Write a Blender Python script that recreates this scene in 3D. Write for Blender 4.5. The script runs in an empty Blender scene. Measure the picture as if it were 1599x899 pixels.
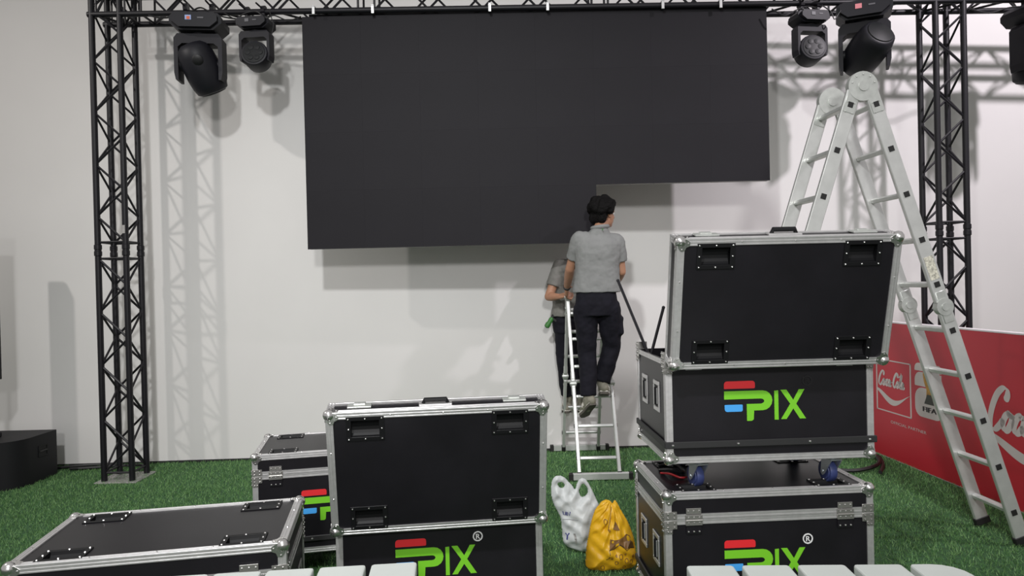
import bpy, bmesh, math, random
import numpy as np
from mathutils import Vector, Matrix, Euler

random.seed(7)
rng = np.random.default_rng(7)
scene = bpy.context.scene
COL = scene.collection
PI = math.pi

# ------------------------------------------------------------------ camera
F_PX, CAM_H, ROLL, PITCH = 1100.0, 1.63, 0.0240, math.atan(0.007)
_fwd = Vector((0, math.cos(PITCH), -math.sin(PITCH)))
_up0 = Vector((0, math.sin(PITCH), math.cos(PITCH)))
_r0 = Vector((1, 0, 0))
_right = math.cos(ROLL) * _r0 - math.sin(ROLL) * _up0
_up = math.sin(ROLL) * _r0 + math.cos(ROLL) * _up0
cam_d = bpy.data.cameras.new('camera')
cam_d.sensor_width = 36.0
cam_d.lens = F_PX / 1599.0 * 36.0
cam_d.clip_start = 0.05
cam = bpy.data.objects.new('camera', cam_d)
COL.objects.link(cam)
cam.matrix_world = Matrix(((_right.x, _up.x, -_fwd.x, 0), (_right.y, _up.y, -_fwd.y, 0),
                           (_right.z, _up.z, -_fwd.z, CAM_H), (0, 0, 0, 1)))
scene.camera = cam

# ------------------------------------------------------------------ world, lights, exposure
world = bpy.data.worlds.new('hall_ambient')
scene.world = world
world.use_nodes = True
world.node_tree.nodes['Background'].inputs[0].default_value = (1.0, 0.97, 0.96, 1)
world.node_tree.nodes['Background'].inputs[1].default_value = 0.37

def flood(name, loc, target, power, size, color, cone=110, blend=1.0):
    d = bpy.data.lights.new(name, 'SPOT')
    d.shadow_soft_size = size / 2; d.energy = power; d.color = color
    d.spot_size = math.radians(cone); d.spot_blend = blend
    o = bpy.data.objects.new(name, d); COL.objects.link(o)
    o.location = loc
    o.rotation_euler = (Vector(target) - Vector(loc)).to_track_quat('-Z', 'Y').to_euler()
    return o
flood('hall_and_fill_light', (-5.9, 2.85, 5.45), (-2.0, 6.6, 0.6), 360, 0.16, (1.0, 0.95, 0.91), 98)
flood('hall_and_fill_light', (5.15, 3.1, 5.9), (4.3, 6.9, 2.4), 900, 0.20, (1.0, 0.92, 0.99), 105)
flood('hall_and_fill_light', (-1.2, -1.0, 5.8), (-0.2, 6.6, 0.3), 1130, 0.35, (0.99, 1.0, 1.0), 75)
flood('hall_and_fill_light', (0.6, -6.0, 4.4), (-0.2, 6.7, 0.5), 1500, 0.8, (1.0, 0.99, 0.98), 48)  # added front fill, unseen behind the camera, brightens lower wall and case fronts
scene.view_settings.view_transform = 'Standard'
scene.view_settings.look = 'None'
scene.view_settings.gamma = 1.0
scene.view_settings.use_curve_mapping = False
scene.view_settings.exposure = 0.0

# ------------------------------------------------------------------ measuring helpers (photo frame 1599x899)
def ray(px, py):
    return _fwd + _right * ((px - 799.5) / F_PX) + _up * ((449.5 - py) / F_PX)
def pt(px, py, Y):
    d = ray(px, py)
    return Vector((0, 0, CAM_H)) + d * (Y / d.y)

# ------------------------------------------------------------------ materials
def mat(name, color, rough=0.5, metal=0.0, noise=0.0, nscale=8.0, bump=0.0, bscale=60.0, spec=0.5, coat=0.0):
    m = bpy.data.materials.new(name); m.use_nodes = True
    nt = m.node_tree; b = nt.nodes['Principled BSDF']
    b.inputs['Base Color'].default_value = (*color, 1)
    b.inputs['Roughness'].default_value = rough
    b.inputs['Metallic'].default_value = metal
    b.inputs['Specular IOR Level'].default_value = spec
    b.inputs['Coat Weight'].default_value = coat
    tc = None
    if noise or bump:
        tc = nt.nodes.new('ShaderNodeTexCoord')
    if noise:
        n = nt.nodes.new('ShaderNodeTexNoise'); n.inputs['Scale'].default_value = nscale; n.inputs['Detail'].default_value = 4
        nt.links.new(tc.outputs['Object'], n.inputs['Vector'])
        r = nt.nodes.new('ShaderNodeValToRGB')
        r.color_ramp.elements[0].position = 0.3; r.color_ramp.elements[1].position = 0.7
        r.color_ramp.elements[0].color = (*[max(0, c * (1 - noise)) for c in color], 1)
        r.color_ramp.elements[1].color = (*[min(1, c * (1 + noise)) for c in color], 1)
        nt.links.new(n.outputs['Fac'], r.inputs['Fac'])
        nt.links.new(r.outputs['Color'], b.inputs['Base Color'])
    if bump:
        n2 = nt.nodes.new('ShaderNodeTexNoise'); n2.inputs['Scale'].default_value = bscale; n2.inputs['Detail'].default_value = 3
        nt.links.new(tc.outputs['Object'], n2.inputs['Vector'])
        bp = nt.nodes.new('ShaderNodeBump'); bp.inputs['Strength'].default_value = bump; bp.inputs['Distance'].default_value = 0.01
        nt.links.new(n2.outputs['Fac'], bp.inputs['Height'])
        nt.links.new(bp.outputs['Normal'], b.inputs['Normal'])
    return m

M = {}
M['wall'] = mat('painted_wall', (0.76, 0.745, 0.73), 0.75, noise=0.022, nscale=1.3, bump=0.04, bscale=9)
M['turf'] = mat('turf_base', (0.034, 0.100, 0.034), 0.9, noise=0.4, nscale=30)
M['black_metal'] = mat('black_powder_coat', (0.0075, 0.0068, 0.0098), 0.45, spec=0.38)
M['plate'] = mat('galvanised_plate', (0.42, 0.41, 0.40), 0.5, 0.5, noise=0.15, nscale=20)
M['alu'] = mat('case_aluminium', (0.70, 0.69, 0.69), 0.42, 0.75, noise=0.08, nscale=25)
M['ball'] = mat('polished_steel', (0.78, 0.77, 0.76), 0.25, 0.95)
M['lam'] = mat('black_laminate', (0.0098, 0.0088, 0.0115), 0.38, noise=0.2, nscale=5, bump=0.03, bscale=180, spec=0.36)
M['inner'] = mat('black_foam', (0.012, 0.012, 0.012), 0.95)
M['dish'] = mat('black_plastic', (0.006, 0.006, 0.007), 0.5, spec=0.25)
M['steel_dark'] = mat('hinge_steel', (0.40, 0.39, 0.37), 0.4, 0.8)
M['rail'] = mat('rubber_rail', (0.022, 0.022, 0.023), 0.55)
M['red'] = mat('logo_red', (0.80, 0.022, 0.03), 0.5)
M['green'] = mat('logo_green', (0.20, 0.62, 0.022), 0.5)
M['blue'] = mat('logo_blue', (0.065, 0.40, 0.92), 0.5)
M['white_ink'] = mat('white_ink', (0.85, 0.85, 0.85), 0.5)
M['black_ink'] = mat('black_ink', (0.006, 0.006, 0.007), 0.4)
M['wheel'] = mat('blue_rubber_wheel', (0.035, 0.05, 0.16), 0.5)
M['zinc'] = mat('zinc_fork', (0.62, 0.66, 0.68), 0.35, 0.8)
M['led'] = mat('led_face', (0.0165, 0.0155, 0.0185), 0.6, noise=0.06, nscale=2.0, spec=0.15)
M['led_edge'] = mat('led_cabinet', (0.30, 0.29, 0.29), 0.5, 0.3)
M['bracket'] = mat('bright_bracket', (0.75, 0.75, 0.75), 0.35, 0.6)
M['lamp_body'] = mat('lamp_plastic', (0.009, 0.009, 0.013), 0.5, spec=0.35)
M['lamp_yoke'] = mat('lamp_yoke_plastic', (0.011, 0.0105, 0.015), 0.55, spec=0.35)
M['lens'] = mat('lens_glass', (0.008, 0.009, 0.010), 0.45, spec=0.3)
M['bezel'] = mat('lens_bezel', (0.006, 0.006, 0.007), 0.5)
M['screen_blue'] = mat('display_blue', (0.35, 0.45, 0.75), 0.3)
M['screen_red'] = mat('display_red', (0.75, 0.16, 0.06), 0.3)
M['screen_pink'] = mat('display_pink', (0.75, 0.25, 0.28), 0.3)
M['lamp_grey'] = mat('lamp_grey_print', (0.12, 0.12, 0.13), 0.5)
M['ladder'] = mat('ladder_aluminium', (0.70, 0.71, 0.69), 0.42, 0.6, noise=0.06, nscale=14)
M['joint'] = mat('ladder_joint_steel', (0.60, 0.62, 0.59), 0.4, 0.55, noise=0.08, nscale=30)
M['plug'] = mat('black_plug', (0.01, 0.01, 0.01), 0.6)
M['sticker'] = mat('faded_sticker', (0.62, 0.60, 0.50), 0.6, noise=0.5, nscale=90)
M['skin'] = mat('skin', (0.40, 0.205, 0.125), 0.55, noise=0.08, nscale=14)
M['shirt'] = mat('grey_polo_cloth', (0.225, 0.23, 0.225), 0.85, noise=0.06, nscale=10, bump=0.05, bscale=300)
M['shirt2'] = mat('darker_grey_polo_cloth', (0.19, 0.185, 0.17), 0.85, noise=0.06, nscale=10)
M['trousers'] = mat('navy_work_trousers', (0.0085, 0.0082, 0.0135), 0.85, spec=0.25, noise=0.2, nscale=12)
M['shoe'] = mat('khaki_trainers', (0.235, 0.225, 0.175), 0.7, noise=0.25, nscale=25)
M['lace'] = mat('pale_shoe_trim', (0.62, 0.60, 0.54), 0.7)
M['sole'] = mat('dark_shoe_sole', (0.10, 0.09, 0.075), 0.8)
M['hair'] = mat('black_hair', (0.004, 0.0035, 0.0035), 0.75, spec=0.15, bump=0.9, bscale=70)
M['eye'] = mat('eye_white', (0.7, 0.7, 0.68), 0.3)
M['slat'] = mat('white_painted_slat', (0.70, 0.74, 0.71), 0.5, noise=0.03, nscale=6)
M['banner'] = mat('red_banner_vinyl', (0.50, 0.020, 0.035), 0.42, noise=0.05, nscale=2)
M['banner_edge'] = mat('white_board_edge', (0.80, 0.76, 0.78), 0.6)
M['print'] = mat('white_print', (0.60, 0.55, 0.53), 0.5)
M['gold'] = mat('gold_print', (0.42, 0.22, 0.03), 0.5, noise=0.35, nscale=25)
M['malachite'] = mat('dark_trophy_base', (0.035, 0.04, 0.03), 0.5)
M['speaker'] = mat('speaker_paint', (0.009, 0.0088, 0.011), 0.6, spec=0.35, bump=0.08, bscale=220)
M['cable'] = mat('black_cable', (0.008, 0.008, 0.009), 0.5)
M['red_wire'] = mat('red_wire', (0.35, 0.01, 0.015), 0.5)
M['tool_green'] = mat('green_tool_grip', (0.035, 0.17, 0.03), 0.5)
M['bagtext'] = mat('bag_blue_print', (0.03, 0.03, 0.22), 0.5)

# white plastic film: slightly translucent
def film(name, color, trans):
    m = mat(name, color, 0.4, noise=0.05, nscale=9, bump=0.5, bscale=16)
    nt = m.node_tree; b = nt.nodes['Principled BSDF']; out = nt.nodes['Material Output']
    t = nt.nodes.new('ShaderNodeBsdfTranslucent'); t.inputs[0].default_value = (*color, 1)
    mx = nt.nodes.new('ShaderNodeMixShader'); mx.inputs[0].default_value = trans
    nt.links.new(b.outputs[0], mx.inputs[1]); nt.links.new(t.outputs[0], mx.inputs[2])
    nt.links.new(mx.outputs[0], out.inputs['Surface'])
    return m
M['bag_white'] = film('white_bag_film', (0.72, 0.75, 0.75), 0.25)
M['bag_yellow'] = film('yellow_bag_film', (0.86, 0.50, 0.018), 0.22)
M['brown_mark'] = mat('brown_print_and_fold', (0.20, 0.10, 0.03), 0.5)

# ------------------------------------------------------------------ mesh builder
class MB:
    def __init__(self):
        self.v = []; self.f = []; self.m = []; self.X = Matrix.Identity(4); self.mi = 0
    def add(self, verts, faces):
        n = len(self.v)
        self.v += [tuple(self.X @ Vector(p)) for p in verts]
        for f in faces:
            self.f.append(tuple(i + n for i in f)); self.m.append(self.mi)
        return self
    def box(self, c, s, ch=0.0):
        hx, hy, hz = s[0] / 2, s[1] / 2, s[2] / 2
        if ch <= 0:
            vs = [(c[0] + a * hx, c[1] + b * hy, c[2] + d * hz) for a in (-1, 1) for b in (-1, 1) for d in (-1, 1)]
            return self.add(vs, [(0, 1, 3, 2), (4, 6, 7, 5), (0, 4, 5, 1), (2, 3, 7, 6), (0, 2, 6, 4), (1, 5, 7, 3)])
        ch = min(ch, hx * .98, hy * .98, hz * .98)
        idx = {}; vs = []
        for a in (-1, 1):
            for b in (-1, 1):
                for d in (-1, 1):
                    for k in range(3):
                        o = [hx - ch, hy - ch, hz - ch]; o[k] = (hx, hy, hz)[k]
                        idx[(a, b, d, k)] = len(vs)
                        vs.append((c[0] + a * o[0], c[1] + b * o[1], c[2] + d * o[2]))
        fs = []
        S = (-1, 1)
        for s_ in S:
            fs.append([idx[(s_, b, d, 0)] for b, d in ((-1, -1), (1, -1), (1, 1), (-1, 1))])
            fs.append([idx[(a, s_, d, 1)] for a, d in ((-1, -1), (1, -1), (1, 1), (-1, 1))])
            fs.append([idx[(a, b, s_, 2)] for a, b in ((-1, -1), (1, -1), (1, 1), (-1, 1))])
        for p in S:
            for q in S:
                fs.append([idx[(-1, p, q, 1)], idx[(1, p, q, 1)], idx[(1, p, q, 2)], idx[(-1, p, q, 2)]])
                fs.append([idx[(p, -1, q, 0)], idx[(p, 1, q, 0)], idx[(p, 1, q, 2)], idx[(p, -1, q, 2)]])
                fs.append([idx[(p, q, -1, 0)], idx[(p, q, 1, 0)], idx[(p, q, 1, 1)], idx[(p, q, -1, 1)]])
        for a in S:
            for b in S:
                for d in S:
                    fs.append([idx[(a, b, d, 0)], idx[(a, b, d, 1)], idx[(a, b, d, 2)]])
        return self.add(vs, fs)
    def prism(self, poly, h0, h1, axis='z'):
        """extrude a 2D polygon between h0 and h1; axis z: (x,y); y: (x,z); x: (y,z)"""
        n = len(poly)
        def mk(p, h):
            return {'z': (p[0], p[1], h), 'y': (p[0], h, p[1]), 'x': (h, p[0], p[1])}[axis]
        vs = [mk(p, h0) for p in poly] + [mk(p, h1) for p in poly]
        fs = [tuple(range(n)), tuple(range(2 * n - 1, n - 1, -1))]
        fs += [(i, (i + 1) % n, (i + 1) % n + n, i + n) for i in range(n)]
        return self.add(vs, fs)
    def tube(self, p0, p1, r, n=8, r1=None):
        return self.sweep([p0, p1], [r, r if r1 is None else r1], n)
    def sweep(self, pts, r, n=8, flat=None):
        pts = [Vector(p) for p in pts]
        rs = r if isinstance(r, (list, tuple)) else [r] * len(pts)
        vs = []; up = None
        for i, p in enumerate(pts):
            t = (pts[min(i + 1, len(pts) - 1)] - pts[max(i - 1, 0)])
            t = t.normalized() if t.length > 1e-9 else Vector((0, 0, 1))
            if up is None:
                up = Vector((0, 0, 1)) if abs(t.z) < .9 else Vector((0, 1, 0))
            s = t.cross(up)
            s = s.normalized() if s.length > 1e-6 else t.orthogonal().normalized()
            up = s.cross(t).normalized()
            for k in range(n):
                a = 2 * PI * k / n
                e = flat if flat else 1.0
                vs.append(p + (s * math.cos(a) + up * math.sin(a) * e) * rs[i])
        fs = []
        for i in range(len(pts) - 1):
            for k in range(n):
                fs.append((i * n + k, i * n + (k + 1) % n, (i + 1) * n + (k + 1) % n, (i + 1) * n + k))
        fs.append(tuple(range(n))); fs.append(tuple(range((len(pts) - 1) * n + n - 1, (len(pts) - 1) * n - 1, -1)))
        return self.add(vs, fs)
    def lathe(self, prof, n=20):
        """prof: list of (r, z) about local z"""
        vs = []; fs = []
        for r, z in prof:
            for k in range(n):
                a = 2 * PI * k / n
                vs.append((r * math.cos(a), r * math.sin(a), z))
        for i in range(len(prof) - 1):
            for k in range(n):
                fs.append((i * n + k, i * n + (k + 1) % n, (i + 1) * n + (k + 1) % n, (i + 1) * n + k))
        fs.append(tuple(range(n))); fs.append(tuple(range((len(prof) - 1) * n, len(prof) * n)))
        return self.add(vs, fs)
    def sphere(self, c, r, n=10, m=7):
        c = Vector(c); rr = r if isinstance(r, (tuple, list)) else (r, r, r)
        vs = [c + Vector((0, 0, rr[2]))]
        for i in range(1, m):
            a = PI * i / m
            for k in range(n):
                b = 2 * PI * k / n
                vs.append(c + Vector((rr[0] * math.sin(a) * math.cos(b), rr[1] * math.sin(a) * math.sin(b), rr[2] * math.cos(a))))
        vs.append(c - Vector((0, 0, rr[2])))
        fs = [(0, 1 + k, 1 + (k + 1) % n) for k in range(n)]
        for i in range(m - 2):
            for k in range(n):
                a = 1 + i * n + k; b = 1 + i * n + (k + 1) % n
                fs.append((a, a + n, b + n, b))
        L = len(vs) - 1; o = 1 + (m - 2) * n
        fs += [(L, o + (k + 1) % n, o + k) for k in range(n)]
        return self.add(vs, fs)
    def mesh(self, name, mats, smooth=False):
        me = bpy.data.meshes.new(name)
        me.from_pydata(self.v, [], self.f)
        for m in (mats if isinstance(mats, (list, tuple)) else [mats]):
            me.materials.append(m)
        me.polygons.foreach_set('material_index', self.m)
        bm = bmesh.new(); bm.from_mesh(me)
        bmesh.ops.recalc_face_normals(bm, faces=bm.faces[:])
        if smooth:
            for f in bm.faces: f.smooth = True
            for e in bm.edges:
                if len(e.link_faces) == 2 and e.calc_face_angle(0) > 0.7: e.smooth = False
        bm.to_mesh(me); bm.free()
        return me
    def build(self, name, mats, parent=None, smooth=False):
        return link(name, self.mesh(name, mats, smooth), parent)

def link(name, me, parent=None, loc=None, rot=None, scale=None):
    o = bpy.data.objects.new(name, me); COL.objects.link(o)
    if parent: o.parent = parent
    if loc is not None: o.location = loc
    if rot is not None: o.rotation_euler = rot
    if scale is not None: o.scale = scale
    return o
def tag(o, label, cat=None, group=None, kind=None):
    if label: o['label'] = label
    if cat: o['category'] = cat
    if group: o['group'] = group
    if kind: o['kind'] = kind
    return o
def thing(name, loc, rz=0.0):
    o = bpy.data.objects.new(name, None); COL.objects.link(o)
    o.empty_display_size = 0.1
    o.location = loc; o.rotation_euler = (0, 0, rz)
    return o
def structure(o, label=None, cat=None):
    o['kind'] = 'structure'
    if label: o['label'] = label
    if cat: o['category'] = cat
    return o
def catmull(pts, n=8, closed=False):
    pts = [Vector(p) for p in pts]; out = []
    L = len(pts)
    rngi = range(L if closed else L - 1)
    for i in rngi:
        if closed:
            p0, p1, p2, p3 = pts[(i - 1) % L], pts[i], pts[(i + 1) % L], pts[(i + 2) % L]
        else:
            p0, p1, p2, p3 = pts[max(i - 1, 0)], pts[i], pts[i + 1], pts[min(i + 2, L - 1)]
        for k in range(n):
            t = k / n
            out.append(0.5 * ((2 * p1) + (p2 - p0) * t + (2 * p0 - 5 * p1 + 4 * p2 - p3) * t * t + (3 * p1 - p0 - 3 * p2 + p3) * t ** 3))
    if not closed: out.append(pts[-1].copy())
    return out
def rounded(x0, z0, x1, z1, r, n=4):
    """rounded rectangle; r scalar or 4 radii (bl, br, tr, tl)"""
    rs = r if isinstance(r, (list, tuple)) else [r] * 4
    out = []
    for (cx, cz, a0, rr) in ((x0 + rs[0], z0 + rs[0], PI, rs[0]), (x1 - rs[1], z0 + rs[1], 1.5 * PI, rs[1]),
                             (x1 - rs[2], z1 - rs[2], 0, rs[2]), (x0 + rs[3], z1 - rs[3], .5 * PI, rs[3])):
        if rr <= 0:
            out.append((cx, cz)); continue
        for k in range(n + 1):
            a = a0 + k / n * PI / 2
            out.append((cx + rr * math.cos(a), cz + rr * math.sin(a)))
    return out
def text_mesh(body, size):
    cu = bpy.data.curves.new('t', 'FONT'); cu.body = body; cu.size = size; cu.resolution_u = 3
    o = bpy.data.objects.new('t', cu); COL.objects.link(o)
    dg = bpy.context.evaluated_depsgraph_get()
    me = bpy.data.meshes.new_from_object(o.evaluated_get(dg))
    vs = [tuple(v.co) for v in me.vertices]; fs = [tuple(p.vertices) for p in me.polygons]
    bpy.data.objects.remove(o); bpy.data.curves.remove(cu); bpy.data.meshes.remove(me)
    return vs, fs

# ================================================================== THE SETTING
def wall_y(x):
    return 6.80 + 0.0345 * x
mb = MB()
mb.add([(-9, -3, 0), (9, -3, 0), (9, wall_y(9), 0), (-9, wall_y(-9), 0), (-9, -3, -.1), (9, -3, -.1), (9, wall_y(9), -.1), (-9, wall_y(-9), -.1)],
       [(0, 1, 2, 3), (4, 7, 6, 5), (0, 4, 5, 1), (1, 5, 6, 2), (2, 6, 7, 3), (3, 7, 4, 0)])
structure(mb.build('floor', M['turf']))
mb = MB()
for x0, x1 in ((-9, 9),):
    mb.add([(x0, wall_y(x0), 0), (x1, wall_y(x1), 0), (x1, wall_y(x1), 7.5), (x0, wall_y(x0), 7.5),
            (x0, wall_y(x0) + .2, 0), (x1, wall_y(x1) + .2, 0), (x1, wall_y(x1) + .2, 7.5), (x0, wall_y(x0) + .2, 7.5)],
           [(0, 1, 2, 3), (4, 7, 6, 5), (0, 4, 5, 1), (1, 5, 6, 2), (2, 6, 7, 3), (3, 7, 4, 0)])
structure(mb.build('wall_back', M['wall']))
mb = MB()
a = math.atan(0.0345)
mb.X = Matrix.Translation((0, 6.80 - .006, 0)) @ Matrix.Rotation(a, 4, 'Z')
mb.box((0, 0, .011), (17.9, .008, .022))
structure(mb.build('dark_strip_back', M['rail']))  # thin dark strip drawn in along the foot of the wall

# ---- artificial grass blades
NB = 300000
gx = rng.uniform(-6.0, 5.2, NB); gy = 1.2 + (1 - np.sqrt(1 - rng.uniform(0, 1, NB) * 0.985)) * 0 + rng.uniform(0, 1, NB) ** 0.8 * 5.7
ok = gy < 6.79 + 0.0345 * gx
gx = gx[ok]; gy = gy[ok]; n = len(gx)
ang = rng.uniform(0, 2 * PI, n); hgt = rng.uniform(.012, .028, n); wid = rng.uniform(.0018, .0034, n)
lx = rng.normal(0, .009, n); ly = rng.normal(0, .009, n)
V = np.zeros((n, 3, 3), np.float32)
V[:, 0, 0] = gx - np.cos(ang) * wid; V[:, 0, 1] = gy - np.sin(ang) * wid
V[:, 1, 0] = gx + np.cos(ang) * wid; V[:, 1, 1] = gy + np.sin(ang) * wid
V[:, 2, 0] = gx + lx; V[:, 2, 1] = gy + ly; V[:, 2, 2] = hgt
me = bpy.data.meshes.new('artificial_grass')
me.vertices.add(n * 3); me.vertices.foreach_set('co', V.ravel())
me.loops.add(n * 3); me.loops.foreach_set('vertex_index', np.arange(n * 3, dtype=np.int32))
me.polygons.add(n); me.polygons.foreach_set('loop_start', np.arange(0, n * 3, 3, dtype=np.int32))
me.update(calc_edges=True)
gm = bpy.data.materials.new('grass_blades'); gm.use_nodes = True
nt = gm.node_tree; b = nt.nodes['Principled BSDF']; b.inputs['Roughness'].default_value = .6
geo = nt.nodes.new('ShaderNodeNewGeometry'); rp = nt.nodes.new('ShaderNodeValToRGB')
rp.color_ramp.elements[0].color = (.075, .200, .058, 1); rp.color_ramp.elements[1].color = (.200, .360, .130, 1)
nt.links.new(geo.outputs['Random Per Island'], rp.inputs[0]); nt.links.new(rp.outputs[0], b.inputs['Base Color'])
me.materials.append(gm)
tag(link('artificial_grass', me), 'short green artificial grass covering the hall floor', 'grass', kind='stuff')

# ================================================================== TRUSS
TR, BR, TD = 0.025, 0.010, 0.24
tube_cache = {}
def unit_tube(r, n, matname):
    k = (r, n, matname)
    if k not in tube_cache:
        tube_cache[k] = MB().tube((0, 0, 0), (0, 0, 1), r, n).mesh('tube', M[matname], True)
    return tube_cache[k]
def bar(name, p0, p1, r, parent, n=8, matname='black_metal'):
    p0 = Vector(p0); p1 = Vector(p1); d = p1 - p0
    o = link(name, unit_tube(r, n, matname), parent, p0)
    o.rotation_euler = d.to_track_quat('Z', 'Y').to_euler()
    o.scale = (1, 1, d.length)
    return o
def truss(root, L0, L1, axis, nb, phase=0, ends=True):
    """box truss section between L0 and L1 along axis ('z' or 'x') around the root's line; TD square"""
    h = TD / 2
    def P(a, b, l):
        return (a, b, l) if axis == 'z' else (l, a, b)
    cs = [(-h, -h), (h, -h), (h, h), (-h, h)]
    for a, b in cs:
        bar('chord', P(a, b, L0), P(a, b, L1), TR, root, 10)
    e = .07
    for k in range(4):
        A, B = cs[k], cs[(k + 1) % 4]
        if ends:
            for l in (L0 + e, L1 - e):
                bar('cross_bar', P(*A, l), P(*B, l), BR, root, 6)
        st = (L1 - L0 - 2 * e) / nb
        for i in range(nb):
            s = (i + k + phase) % 2
            l0 = L0 + e + st * i; l1 = l0 + st
            p, q = (A, B) if s == 0 else (B, A)
            bar('brace', P(*p, l0), P(*q, l1), BR, root, 6)
def tower(loc, label):
    t = thing('truss_tower', loc)
    tag(t, label, 'truss')
    truss(t, 0.012, 1.995, 'z', 8)
    truss(t, 1.995, 4.36, 'z', 10, 1)
    mb = MB().box((0, 0, .006), (.36, .36, .012), .002)
    mb.build('base_plate', M['plate'], t)
    cm = MB().lathe([(.025, -.05), (.031, -.045), (.031, -.01), (.027, -.006), (.027, .006), (.031, .01), (.031, .045), (.025, .05)], 12).mesh('coupler', M['black_metal'], True)
    for a in (-1, 1):
        for b_ in (-1, 1):
            link('coupler', cm, t, (a * TD / 2, b_ * TD / 2, 1.995))
    return t
tl = tower((-3.425, 6.17, 0), 'black truss tower standing beside the black subwoofer')
mb = MB().box((0, 0, 0), (.022, .004, .07))
o = mb.build('inventory_sticker', M['plate'], tl); o.location = (.12, -.148, 2.17)
tr_ = tower((3.80, 6.17, 0), 'black truss tower standing behind the red banner')
beam = thing('truss_beam', (0, 6.17, 4.105)); beam.rotation_euler = (0, .008, 0)
tag(beam, 'black horizontal box truss spanning both towers above the screen', 'truss')
edges_x = [-3.575, -3.19, -1.19, .81, 2.81, 4.03, 6.03]
for i in range(len(edges_x) - 1):
    L = edges_x[i + 1] - edges_x[i]
    truss(beam, edges_x[i], edges_x[i + 1], 'x', max(2, int(round(L / .25)) // 2 * 2), i)

# ================================================================== LED SCREEN
led = thing('led_screen', (.247, 6.08, 1.962))
tag(led, 'large unlit black led wall with a missing lower right corner', 'screen')
pm = MB()
pm.box((0, .003, 0), (.4997, .006, .4997))
pm.mi = 1
pm.box((0, .045, 0), (.496, .078, .496), .004)
pmesh = pm.mesh('led_panel', [M['led'], M['led_edge']])
for r in range(4):
    for c in range(8):
        if r == 0 and c >= 5: continue
        link('led_panel', pmesh, led, (-2 + .25 + .5 * c, 0, .25 + .5 * r))
bk = MB()
bk.box((0, 0, -.008), (.024, .012, .066), .002)
bk.box((0, .034, .03), (.024, .08, .008), .002)
bkm = bk.mesh('hanging_bracket', M['bracket'])
for px in (491, 583, 765, 855, 1034, 1124):
    x = pt(px, 18, 6.05).x
    link('hanging_bracket', bkm, led, (x - .247, -.064, 3.985 - .008 * x - 1.962))
hb = MB().box((0, .05, 2.02), (3.9, .03, .03), .004)
hb.build('hanging_bar', M['black_metal'], led)

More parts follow.
